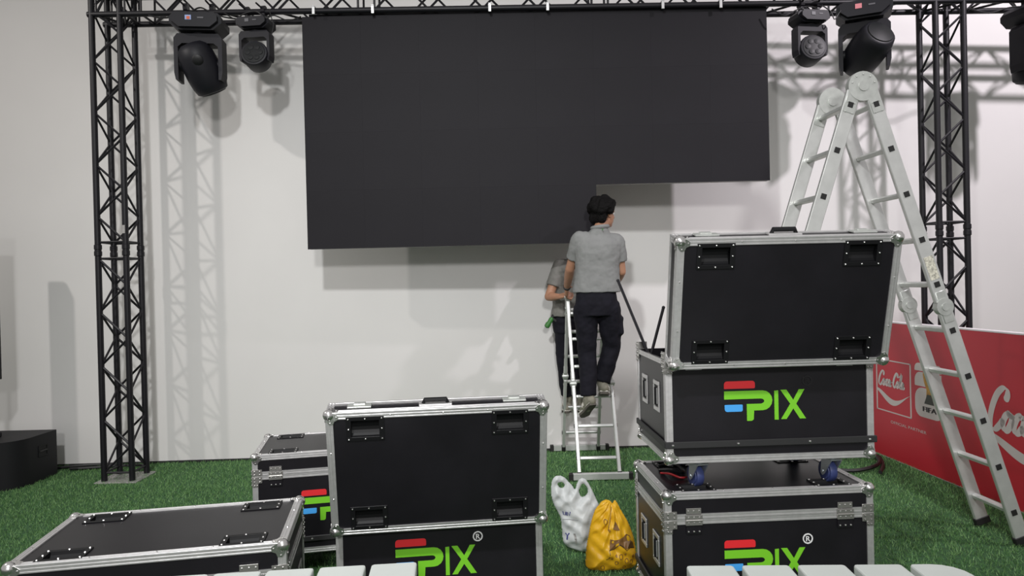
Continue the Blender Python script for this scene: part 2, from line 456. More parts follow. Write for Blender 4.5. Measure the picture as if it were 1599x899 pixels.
# ================================================================== MOVING HEAD LIGHTS
def moving_head(label, loc, s, pan, tilt, big=True, display='mix', group=None):
    t = thing('moving_head_light', loc, pan)
    tag(t, label, 'stage light')
    w, d = (.43, .34) if big else (.31, .24)
    hb_ = .145 if big else .10
    k = w / .43
    # base: wide faceted housing
    base = MB()
    poly = [(-w / 2 + .03 * k, 0), (w / 2 - .03 * k, 0), (w / 2, -.035 * k), (w / 2, -.085 * k), (w / 2 - .07 * k, -hb_), (-w / 2 + .07 * k, -hb_), (-w / 2, -.085 * k), (-w / 2, -.035 * k)]
    base.prism(poly, -d / 2 + .04, d / 2 - .04, 'y')
    p2 = [(x * .88, z * .86 - .006) for x, z in poly]
    base.prism(p2, -d / 2, -d / 2 + .04, 'y'); base.prism(p2, d / 2 - .04, d / 2, 'y')
    base.build('base', M['lamp_body'], t)
    dm = MB(); dm.box((0, 0, 0), (.05 * k, .006, .04 * k))
    if display == 'mix':
        dm.mi = 1; dm.box((.002 * k, -.003, -.004 * k), (.026 * k, .004, .024 * k))
    o = dm.build('display', [M['screen_blue' if display == 'mix' else ('screen_pink' if display == 'pink' else 'lamp_grey')], M['screen_red']], t)
    o.location = (-.045 * k, -d / 2 - .001, -.055 * k)
    o = MB().box((0, 0, 0), (.05 * k, .004, .012 * k)).build('brand_print', M['lamp_grey'], t)
    o.location = (.055 * k, -d / 2 - .001, -.055 * k)
    # yoke
    yw = .40 * k; at = .034 * k; ad = .15 * k
    y0 = -hb_ - .012
    yk = MB()
    yk.lathe([(.07 * k, -hb_ - .02), (.07 * k, -hb_ + .01)], 16)
    L = .40 * k if big else .38 * k
    for sgn in (-1, 1):
        prof = [(sgn * yw / 2, y0 - .04 * k), (sgn * (yw / 2 - .03 * k), y0), (sgn * 0, y0), (sgn * 0, y0 - .085 * k), (sgn * (yw / 2 - at - .035 * k), y0 - .085 * k),
                (sgn * (yw / 2 - at), y0 - .115 * k), (sgn * (yw / 2 - at), y0 - L), (sgn * (yw / 2 - .012 * k), y0 - L), (sgn * yw / 2, y0 - L + .06 * k)]
        yk.prism(prof, -ad / 2, ad / 2, 'y')
    yk.build('yoke', M['lamp_yoke'], t)
    # head
    hz = y0 - (.255 * k if big else .315 * k)
    hd = MB()
    if big:
        prof = [(.03, -.20), (.085, -.192), (.128, -.16), (.150, -.09), (.158, 0.0), (.158, .09), (.150, .17), (.134, .225), (.118, .236)]
        hd.lathe(prof, 24)
        lens = MB().lathe([(.112, .2365), (.108, .245), (.06, .254), (.01, .258)], 24)
    else:
        hd.lathe([(.04, -.13), (.085, -.12), (.115, -.08), (.122, 0), (.122, .07), (.115, .085), (.10, .088)], 24)
        lens = MB()
        lens.lathe([(.10, .0885), (.097, .092), (.05, .096), (.01, .097)], 24)
    ho = hd.build('head', M['lamp_body'], t, True)
    ho.location = (0, 0, hz); ho.rotation_euler = tilt
    lens.build('lens', M['lens'], ho, True)
    if big:
        bz = MB(); bz.X = Matrix.Translation((.02, .135, -.06)) @ Matrix.Rotation(-PI / 2, 4, 'X')
        bz.lathe([(.045, 0), (.045, .02), (.035, .026), (.01, .028)], 16)
        bz.build('fan_cap', M['bezel'], ho, True)
    else:
        for a in range(6):
            c = MB().lathe([(.026, .094), (.024, .099), (.005, .101)], 12)
            q = c.build('lens_cell', M['lens'], ho, True)
            q.location = (.055 * math.cos(a * PI / 3), .055 * math.sin(a * PI / 3), 0)
    pv = MB()
    for sgn in (-1, 1):
        pv.tube((sgn * .10 * k, 0, 0), (sgn * (yw / 2 - at + .01), 0, 0), .05 * k, 14)
    o = pv.build('pivot', M['lamp_body'], t, True); o.location = (0, 0, hz)
    # clamps up to the truss chord
    for sx in (-.11 * k, .11 * k):
        c = MB()
        c.box((0, 0, .03), (.035, .05, .06), .006)
        c.X = Matrix.Translation((0, 0, .085)) @ Matrix.Rotation(PI / 2, 4, 'Y')
        c.lathe([(.042, -.018), (.042, .018)], 12)
        c.X = Matrix.Identity(4)
        c.tube((.0, -.03, .09), (-.03, -.10, .12), .008, 6)
        o = c.build('clamp', M['black_metal'], t); o.location = (sx, 0, 0)
    t.scale = (s, s, s)
    return t
P1 = pt(311, 28, 6.05)
moving_head('large black moving head light with bright display hanging left of the screen', (P1.x, 6.06, P1.z), .98, .12, (math.radians(-155), math.radians(-20), 0), True, 'mix')
P2 = pt(399, 31, 6.05)
moving_head('small black moving head light hanging just left of the screen', (P2.x, 6.06, P2.z), .93, -.10, (math.radians(80), 0, math.radians(8)), False, None)
P3 = pt(1264, 21, 6.05)
moving_head('small black moving head light hanging just right of the screen', (P3.x, 6.06, P3.z), .95, .16, (math.radians(80), 0, math.radians(-8)), False, None)
P4 = pt(1349, 8, 6.05)
moving_head('large black moving head light hanging above the tall ladder', (P4.x, 6.06, P4.z), 1.0, -.42, (math.radians(48), math.radians(46), 0), True, 'pink')
P5 = pt(1618, 12, 6.05)
moving_head('black moving head light cut by the right picture edge', (P5.x, 6.06, P5.z), .98, .2, (math.radians(-165), 0, 0), True, None)

def cable(label, pts, r, name='cable', m='cable', sub=6, group=None):
    mb = MB().sweep(catmull(pts, sub), r, 6)
    o = mb.build(name, M[m], None, True)
    return tag(o, label, 'cable', group)
def cab_px(label, pts, r=.006, Y=6.0):
    return cable(label, [pt(x, y, Y + dy) for x, y, dy in pts], r)
cab_px('black cable sagging along the truss above the large left light', [(232, 24, 0), (255, 28, -.02), (290, 22, 0), (312, 12, .02), (330, 20, 0), (352, 27, .0), (375, 30, .05)], .007)
cab_px('black cable looped over the truss above the small left light', [(350, 20, 0), (368, 30, -.03), (380, 22, 0), (400, 18, 0), (415, 28, -.03), (428, 24, 0), (450, 32, .05), (470, 26, .1)], .006)
cab_px('thin black safety cord dangling beside the small left light', [(420, 14, -.03), (424, 28, -.05), (427, 40, -.05), (424, 55, -.05)], .004)
cab_px('black cable hanging between the two right lights', [(1283, 8, -.02), (1297, 18, -.04), (1303, 30, -.05), (1309, 22, -.04), (1316, 12, 0)], .005)
cab_px('black cable strung along the truss right of the screen', [(1205, 14, 0), (1225, 24, -.03), (1243, 16, 0), (1262, 10, 0), (1280, 16, -.03)], .006)
cab_px('black cable sagging along the truss beyond the right tower', [(1515, 14, 0), (1545, 20, -.03), (1575, 12, 0), (1599, 10, 0)], .006)

# ================================================================== FLIGHT CASES
W, D, ZB, BH, LH = .93, .56, .13, .455, .115
EW = .030
def trim_profile(w=EW, th=.0035):
    """L profile with small ridges; legs along +x and +y from corner at origin, outside on the negative sides"""
    pts = [(0, 0)]
    k = 5
    for i in range(k):
        a0 = w * i / k; a1 = w * (i + 1) / k
        o = -.0012 if i % 2 == 0 else 0.0
        pts += [(a0 + .0006, o), (a1 - .0006, o)]
    pts += [(w, th), (th, th), (th, w)]
    for i in range(k):
        a1 = w * (k - i) / k; a0 = w * (k - i - 1) / k
        o = -.0012 if i % 2 == 0 else 0.0
        pts += [(o, a1 - .0006), (o, a0 + .0006)]
    return pts[1:]
TP = trim_profile()
trim_mesh = MB().prism(TP, 0, 1, 'z').mesh('edge_trim', M['alu'])
rim_poly = []
for i in range(3):
    rim_poly += [(-.0015 if i % 2 == 0 else 0, .0225 * i / 3 + .0005), (-.0015 if i % 2 == 0 else 0, .0225 * (i + 1) / 3 - .0005)]
rim_poly += [(.004, .0225), (.004, 0)]
rim_mesh = MB().prism(rim_poly, 0, 1, 'z').mesh('rim_trim', M['alu'])
def trim(parent, origin, along, ax, ay, L, mesh=trim_mesh, name='edge_trim'):
    """profile x leg -> ax, y leg -> ay, extruded along"""
    a, x, y = Vector(along), Vector(ax), Vector(ay)
    m3 = Matrix((x, y, a)).transposed().to_4x4()
    o = link(name, mesh, parent)
    o.matrix_local = Matrix.Translation(origin) @ m3 @ Matrix.Diagonal((1, 1, L, 1))
    return o
# ball corner (for the corner pointing +x +y +z)
bcm = MB()
bcm.sphere((-.013, -.013, -.013), .0255, 12, 8)
for ax in range(3):
    q = Matrix.Identity(4)
    if ax == 1: q = Matrix.Rotation(PI / 2, 4, Vector((1, 1, 1)).normalized()) if False else Matrix(((0, 0, 1, 0), (1, 0, 0, 0), (0, 1, 0, 0), (0, 0, 0, 1)))
    if ax == 2: q = Matrix(((0, 1, 0, 0), (0, 0, 1, 0), (1, 0, 0, 0), (0, 0, 0, 1)))
    bcm.X = q
    bcm.prism([(0, -.012), (-.012, 0), (-.036, -.002), (-.052, -.014), (-.050, -.030), (-.036, -.036), (-.030, -.050), (-.014, -.052), (-.002, -.036)], -.002, .0032, 'z')
    bcm.sphere((-.044, -.018, .003), .0042, 6, 4); bcm.sphere((-.018, -.044, .003), .0042, 6, 4)
bcm.X = Matrix.Identity(4)
ball_mesh = bcm.mesh('ball_corner', M['ball'], True)
# caster dish with a scooped recess, face towards +z, rivets in silver
DW, DH = .158, .108
def dish_mesh():
    mb = MB(); ow, oh, iw, ih = DW / 2, DH / 2, .058, .036
    z = .0045
    outer = rounded(-ow, -oh, ow, oh, .010, 3)
    # frame as four bars around the recess
    mb.box((0, oh / 2 + ih / 2, z / 2), (2 * ow, oh - ih, z), .0015); mb.box((0, -(oh + ih) / 2, z / 2), (2 * ow, oh - ih, z), .0015)
    mb.box(((ow + iw) / 2, 0, z / 2), (ow - iw, 2 * ih + .002, z)); mb.box((-(ow + iw) / 2, 0, z / 2), (ow - iw, 2 * ih + .002, z))
    N = 8; prof = [(ih * math.cos(PI * i / N), -.026 * math.sin(PI * i / N)) for i in range(N + 1)]
    vs = [(-iw, y, zz + .002) for y, zz in prof] + [(iw, y, zz + .002) for y, zz in prof]
    n = N + 1
    mb.add(vs, [(i, i + 1, i + 1 + n, i + n) for i in range(N)] + [tuple(range(n)), tuple(range(2 * n - 1, n - 1, -1))])
    mb.mi = 1
    for x in (-1, 0, 1):
        for y in (-1, 0, 1):
            if x == 0 and y == 0: continue
            mb.sphere((x * (ow - .010), y * (oh - .009), z), .0045, 7, 4)
    return mb.mesh('caster_dish', [M['dish'], M['ball']])
dishm = dish_mesh()
# butterfly hinge plate: three bands with rivets, face towards -y
hm = MB()
hm.box((0, -.003, .036), (.066, .006, .026), .001)
hm.box((0, -.006, .010), (.074, .010, .022), .002)
hm.box((0, -.006, -.014), (.074, .010, .022), .002)
hm.tube((-.036, -.010, -.002), (.036, -.010, -.002), .005, 8)
hm.mi = 1; hm.box((0, -.002, -.045), (.068, .004, .036), .001); hm.mi = 2
for x in (-.024, 0, .024):
    for z in (.038, .012, -.012, -.052):
        hm.sphere((x, -.009 if abs(z) < .02 else -.005, z), .0046, 7, 4)
hinge_closed = hm.mesh('hinge', [M['steel_dark'], M['lam'], M['ball']])
hm = MB()
hm.box((0, -.003, -.024), (.072, .006, .042), .001)
hm.box((0, -.005, -.034), (.072, .005, .004))
hm.mi = 1
for x in (-.024, 0, .024): hm.sphere((x, -.006, -.038), .0046, 7, 4)
hinge_open = hm.mesh('hinge', [M['alu'], M['ball']])
hm = MB()
hm.box((0, -.0015, -.030), (.070, .003, .035), .001)
hm.mi = 1
for x in (-.022, 0, .022): hm.sphere((x, -.003, -.035), .0050, 7, 4)
hinge_black = hm.mesh('hinge', [M['lam'], M['ball']])
# corner brace at the rim (wraps the -x -y corner), origin at the corner
cb = MB()
cb.box((.026, -.002, .018), (.052, .004, .036), .001); cb.box((-.002, .026, .018), (.004, .052, .036), .001)
cb.box((.026, -.002, -.022), (.052, .004, .036), .001); cb.box((-.002, .026, -.022), (.004, .052, .036), .001)
cb.box((.016, -.002, -.050), (.032, .004, .022), .001); cb.box((-.002, .016, -.050), (.004, .032, .022), .001)
cb.mi = 1
for k in range(2):
    for z in (.026, .008, -.014, -.032, -.052):
        for q in (.012, .040):
            if z < -.05 and q > .03: q = .026
            cb.sphere((q, -.005, z) if k == 0 else (-.005, q, z), .0045, 6, 4)
brace_mesh = cb.mesh('corner_brace', [M['steel_dark'], M['ball']], True)
# caster: plate + fork, wheel separately; origin at the top mounting plate centre, wheel bottom at -ZB
cf = MB()
cf.box((0, 0, -.003), (.095, .08, .006), .001)
cf.lathe([(.03, -.02), (.03, -.004)], 12)
for sx in (-1, 1):
    cf.prism([(-.042, -.018), (.028, -.018), (.038, -.088), (.026, -.1), (.012, -.09)], sx * .026 - .0025, sx * .026 + .0025, 'x')
cf.box((0, -.008, -.018), (.056, .068, .005), .001)
cf.tube((-.031, .025, -.08), (.031, .025, -.08), .008, 8)
fork_mesh = cf.mesh('caster', M['zinc'])
wm = MB(); wm.X = Matrix.Rotation(PI / 2, 4, 'Y')
wm.lathe([(.012, -.021), (.036, -.021), (.038, -.017), (.047, -.017), (.05, -.012), (.05, .012), (.047, .017), (.038, .017), (.036, .021), (.012, .021)], 22)
wheel_mesh = wm.mesh('wheel', M['wheel'], True)
# recessed side handle; face towards -x, silver frame
def handle_mesh():
    mb = MB()
    w, h, iw, ih = .052, .070, .036, .050
    mb.box((-.003, 0, (h + ih) / 2), (.006, 2 * w, h - ih), .002); mb.box((-.003, 0, -(h + ih) / 2), (.006, 2 * w, h - ih), .002)
    mb.box((-.003, (w + iw) / 2, 0), (.006, w - iw, 2 * ih), .002); mb.box((-.003, -(w + iw) / 2, 0), (.006, w - iw, 2 * ih), .002)
    mb.mi = 1; mb.box((-.0005, 0, 0), (.002, 2 * iw, 2 * ih))
    mb.tube((-.006, -.004, ih - .01), (-.006, -.004, -ih + .01), .009, 8)
    mb.mi = 0; mb.box((-.004, -.012, 0), (.006, .012, ih * 1.5), .002)
    return mb.mesh('recessed_handle', [M['alu'], M['dish']])
handm = handle_mesh()
# logo pieces in metres, origin bottom-left, x right, z up
LS = .365 / 451.0
def lp(x, y):
    return ((x - 581) * LS, (432 - y) * LS)
def logo(parent, x0, z0, y, reg='white_ink'):
    def piece(name, poly, m):
        o = MB().prism([(px + x0, pz + z0) for px, pz in poly], y - .0012, y + .001, 'y').build(name, M[m], parent)
        return o
    x_, z_ = lp(581, 255); x2, z2 = lp(752, 214)
    piece('logo_bar', rounded(x_, z_, x2, z2, (.003, .006, .012, .014)), 'red')
    x_, z_ = lp(583, 380); x2, z2 = lp(682, 342)
    piece('logo_bar', rounded(x_, z_, x2, z2, (.012, .008, .003, .003)), 'blue')
    # P: bar + bowl + stem, as quads strip
    out = [(581, 268), (793, 268)]; inn = [(581, 312), (780, 312)]
    for i in range(9):
        a = -PI / 2 + PI * i / 8
        out.append((793 + 54 * math.cos(a), 322 + 54 * math.sin(a)))
        inn.append((782 + 20 * math.cos(a), 326 + 14 * math.sin(a)))
    out += [(745, 376)]; inn += [(705, 340)]
    out += [(742, 424), (732, 432)]; inn += [(705, 400), (705, 432)]
    vs = []; 
    for p in out: q = lp(*p); vs.append((q[0] + x0, y - .0012, q[1] + z0))
    for p in inn: q = lp(*p); vs.append((q[0] + x0, y - .0012, q[1] + z0))
    n = len(out)
    vs += [(v[0], y + .001, v[2]) for v in vs]
    fs = [(i, i + 1, n + i + 1, n + i) for i in range(n - 1)]
    fs += [(i + 1, i, 2 * n + i, 2 * n + i + 1) for i in range(n - 1)] + [(n + i, n + i + 1, 3 * n + i + 1, 3 * n + i) for i in range(n - 1)]
    fs += [(0, n, 3 * n, 2 * n), (n - 1, 2 * n - 1, 4 * n - 1, 3 * n - 1)]
    MB().add(vs, fs).build('logo_letter', M['green'], parent)
    piece('logo_letter', [lp(858, 272), lp(880, 270), lp(880, 430), lp(858, 430)], 'green')
    piece('logo_letter', [lp(892, 268), lp(926, 268), lp(963, 325), lp(995, 268), lp(1026, 268), lp(979, 346), lp(1032, 428), lp(998, 428), lp(962, 372), lp(924, 428), lp(894, 428), lp(946, 346)], 'green')
    # registered mark: ring and R
    cx, cz = lp(1042, 222)
    ring = MB(); R1, R0 = .023, .0175; n = 20
    vs = [(cx + x0 + r * math.cos(2 * PI * i / n), yy, cz + z0 + r * math.sin(2 * PI * i / n)) for yy in (y - .0012, y + .001) for r in (R1, R0) for i in range(n)]
    fs = []
    for i in range(n):
        j = (i + 1) % n
        fs += [(i, j, n + j, n + i), (2 * n + i, 3 * n + i, 3 * n + j, 2 * n + j), (i, 2 * n + i, 2 * n + j, j), (n + i, n + j, 3 * n + j, 3 * n + i)]
    ring.add(vs, fs)
    tv, tf = text_mesh('R', .034)
    ring.add([(v[0] + cx + x0 - .0115, y - .0014, v[1] + cz + z0 - .012) for v in tv], tf)
    # thicken R by a second, offset copy
    ring.add([(v[0] + cx + x0 - .0100, y - .0013, v[1] + cz + z0 - .012) for v in tv], tf)
    ring.build('registered_mark', M[reg], parent)

def shell(w, d, h, th, top_open):
    """open box, z 0..h; top_open True -> opening up, else opening down (lid)"""
    mb = MB()
    x, y = w / 2, d / 2
    mb.box((0, -y + th / 2, h / 2), (w, th, h)); mb.box((0, y - th / 2, h / 2), (w, th, h))
    mb.box((-x + th / 2, 0, h / 2), (th, d - 2 * th, h)); mb.box((x - th / 2, 0, h / 2), (th, d - 2 * th, h))
    if top_open: mb.box((0, 0, th / 2), (w - 2 * th, d - 2 * th, th))
    return mb
DXC, DYC = .305, .205
def flight_case(label, fl, yaw, z0=0.0, lid_angle=0.0, front='hinge_closed', reg='white_ink', group=None):
    c, s = math.cos(yaw), math.sin(yaw)
    cx = fl[0] + c * W / 2 - s * D / 2; cy = fl[1] + s * W / 2 + c * D / 2
    t = thing('flight_case', (cx, cy, z0), yaw)
    tag(t, label, 'flight case', 'black flight cases')
    ins = .003
    body = shell(W - 2 * ins, D - 2 * ins, BH, .012, True)
    bo = body.build('body', M['lam'], t); bo.location = (0, 0, ZB)
    X, Y = W / 2, D / 2
    # body trims (local to body: z 0..BH)
    for sx in (-1, 1):
        for sy in (-1, 1):
            # profile needs right-handed frames; mirrored ones are handled by the matrix
            trim(bo, (sx * X, sy * Y, 0), (0, 0, 1), (-sx, 0, 0), (0, -sy, 0), BH)
    for sy in (-1, 1):
        trim(bo, (-X, sy * Y, 0), (1, 0, 0), (0, -sy, 0), (0, 0, 1), W)
        trim(bo, (-X, sy * Y, BH - .0225), (1, 0, 0), (0, -sy, 0), (0, 0, 1), W, rim_mesh, 'rim_trim')
    for sx in (-1, 1):
        trim(bo, (sx * X, -Y, 0), (0, 1, 0), (-sx, 0, 0), (0, 0, 1), D)
        trim(bo, (sx * X, -Y, BH - .0225), (0, 1, 0), (-sx, 0, 0), (0, 0, 1), D, rim_mesh, 'rim_trim')
    for sx in (-1, 1):
        for sy in (-1, 1):
            link('ball_corner', ball_mesh, bo, (sx * X, sy * Y, 0), scale=(sx, sy, -1))
            link('corner_brace', brace_mesh, bo, (sx * X, sy * Y, BH), scale=(-sx, -sy, 1))
    # bumper rails
    r1 = MB().box((0, 0, 0), (W + .020, .010, .030), .003)
    r1.mi = 1
    for x in (-.44, -.15, .17, .44): r1.sphere((x, -.006, 0), .006, 7, 4)
    rm1 = r1.mesh('bumper_rail', [M['rail'], M['ball']])
    rm2 = MB().box((0, 0, 0), (.010, D + .0, .030), .003).mesh('bumper_rail', M['rail'])
    link('bumper_rail', rm1, bo, (0, -Y - .005, .082)); link('bumper_rail', rm1, bo, (0, Y + .005, .082), (0, 0, PI))
    link('bumper_rail', rm2, bo, (-X - .005, 0, .082)); link('bumper_rail', rm2, bo, (X + .005, 0, .082))
    for sx in (-1, 1):
        for y in (-.115, .115):
            link('recessed_handle', handm, bo, (sx * (X - ins), y, .275), (0, 0, 0 if sx < 0 else PI))
    hmesh = {'hinge_closed': hinge_closed, 'hinge_open': hinge_open, 'hinge_black': hinge_black}[front]
    for x in (-.34, .335):
        link('hinge', hmesh, bo, (x, -Y - .001, BH))
    logo(bo, -.205, .178, -Y + ins - .001, reg)
    foam = MB().box((0, 0, .10), (W - .04, D - .04, .14), .004)
    foam.build('foam_insert', M['inner'], bo)
    # casters
    for sx in (-1, 1):
        for sy in (-1, 1):
            a = random.uniform(-.9, .9) + (0 if sy < 0 else PI)
            co = link('caster', fork_mesh, t, (sx * DXC, sy * DYC, ZB), (0, 0, a))
            link('wheel', wheel_mesh, co, (0, .025, -.08))
    # lid: own frame with the origin on the hinge line (front top edge of the body)
    lid = shell(W - 2 * ins, D - 2 * ins, LH - ins, .010, False)
    # top panel with four openings for the dishes
    xs = sorted([-X + ins, X - ins] + [sx * DXC + e for sx in (-1, 1) for e in (-.058, .058)])
    ys = sorted([-Y + ins, Y - ins] + [sy * DYC + e for sy in (-1, 1) for e in (-.036, .036)])
    zt, zb = LH - ins, LH - ins - .009
    for i in range(5):
        for j in range(5):
            if i in (1, 3) and j in (1, 3): continue
            lid.box(((xs[i] + xs[i + 1]) / 2, (ys[j] + ys[j + 1]) / 2, (zt + zb) / 2), (xs[i + 1] - xs[i], ys[j + 1] - ys[j], .009))
    lid.v = [(v[0], v[1] + Y, v[2]) for v in lid.v]
    lo = lid.build('lid', M['lam'], t)
    lo.location = (0, -Y, ZB + BH + .0005); lo.rotation_euler = (lid_angle, 0, 0)
    for sx in (-1, 1):
        for sy in (-1, 1):
            y = Y + sy * Y
            trim(lo, (sx * X, y, 0), (0, 0, 1), (-sx, 0, 0), (0, -sy, 0), LH)
            link('ball_corner', ball_mesh, lo, (sx * X, y, LH), scale=(sx, sy, 1))
            link('caster_dish', dishm, lo, (sx * DXC, Y + sy * DYC, LH - ins))
    for sy in (-1, 1):
        y = Y + sy * Y
        trim(lo, (-X, y, LH), (1, 0, 0), (0, -sy, 0), (0, 0, -1), W)
        trim(lo, (-X, y, 0), (1, 0, 0), (0, -sy, 0), (0, 0, 1), W, rim_mesh, 'rim_trim')
    for sx in (-1, 1):
        trim(lo, (sx * X, 0, LH), (0, 1, 0), (-sx, 0, 0), (0, 0, -1), D)
        trim(lo, (sx * X, 0, 0), (0, 1, 0), (-sx, 0, 0), (0, 0, 1), D, rim_mesh, 'rim_trim')
    # rivets along the trims (tiny, joined)
    rv = MB()
    for x in (-.20, .02, .21):
        for y, in ((.015,), (D - .015,)): rv.sphere((x, y, LH + .001), .004, 6, 4)
    for y in (.17, .38):
        for x in (-X + .015, X - .015): rv.sphere((x, y, LH + .001), .004, 6, 4)
    ro = rv.build('rivets', M['ball'], lo); ro['kind'] = 'stuff'
    # lid handle and catches on the far face
    hd = MB()
    hd.box((0, .004, 0), (.14, .008, .045), .002)
    hd.mi = 1; hd.sweep([(-.05, .006, 0), (-.046, .022, 0), (.046, .022, 0), (.05, .006, 0)], .010, 8)
    ho = hd.build('lid_handle', [M['alu'], M['dish']], lo); ho.location = (-.01, D, LH * .55)
    cm = MB().box((0, .004, 0), (.10, .008, .05), .002); cm.box((0, .009, -.01), (.05, .008, .03), .003)
    cmm = cm.mesh('catch', M['joint'])
    for x in (-.33, .33): link('catch', cmm, lo, (x, D, LH * .45))
    return t
R = math.radians
flight_case('low closed flight case at the lower left corner with its grey top in full view', (-1.765, 2.405), R(10.5))
flight_case('closed flight case partly hidden behind the left open flight case', (-1.474, 3.925), R(11.5), front='hinge_closed')
flight_case('open flight case standing on the grass with its lid upright, left of the bags', (-.812, 3.135), R(6.8), 0, R(102), 'hinge_black')
flight_case('closed flight case under the tall right stack, right of the yellow bag', (.640, 3.05), R(3.0))
flight_case('open flight case with upright lid stacked on top of another case', (.662, 3.085), R(2.3), .690, R(104), 'hinge_open', 'black_ink')

cable('black cable bundle lying on the lower right flight case', [(.70, 3.42, .705), (.74, 3.32, .73), (.80, 3.36, .71), (.78, 3.46, .72), (.70, 3.46, .71)], .009)
cable('short red wire lying on the lower right flight case', [(.69, 3.36, .706), (.72, 3.30, .718), (.76, 3.27, .708), (.80, 3.28, .706)], .005, 'wire', 'red_wire')

# poles standing in the open right case
p0 = pt(1006, 537, 3.58); p1 = pt(965, 438, 3.72)
d = (p1 - p0).normalized()
q0 = p0 - d * .12
mb = MB().tube(q0, p1, .0075, 8); mb.sphere(p1, .009, 8, 5)
tag(mb.build('pole', M['black_metal'], None, True), 'thin black pole leaning left out of the open right flight case', 'pole')
p0 = pt(1021, 537, 3.5); p1 = pt(1036, 480, 3.5)
d = (p1 - p0).normalized(); q0 = p0 - d * .12
mb = MB().tube(q0, p1, .0075, 8); mb.sphere(p1, .009, 8, 5)
tag(mb.build('pole', M['black_metal'], None, True), 'thin black pole leaning right behind the upright right case lid', 'pole')

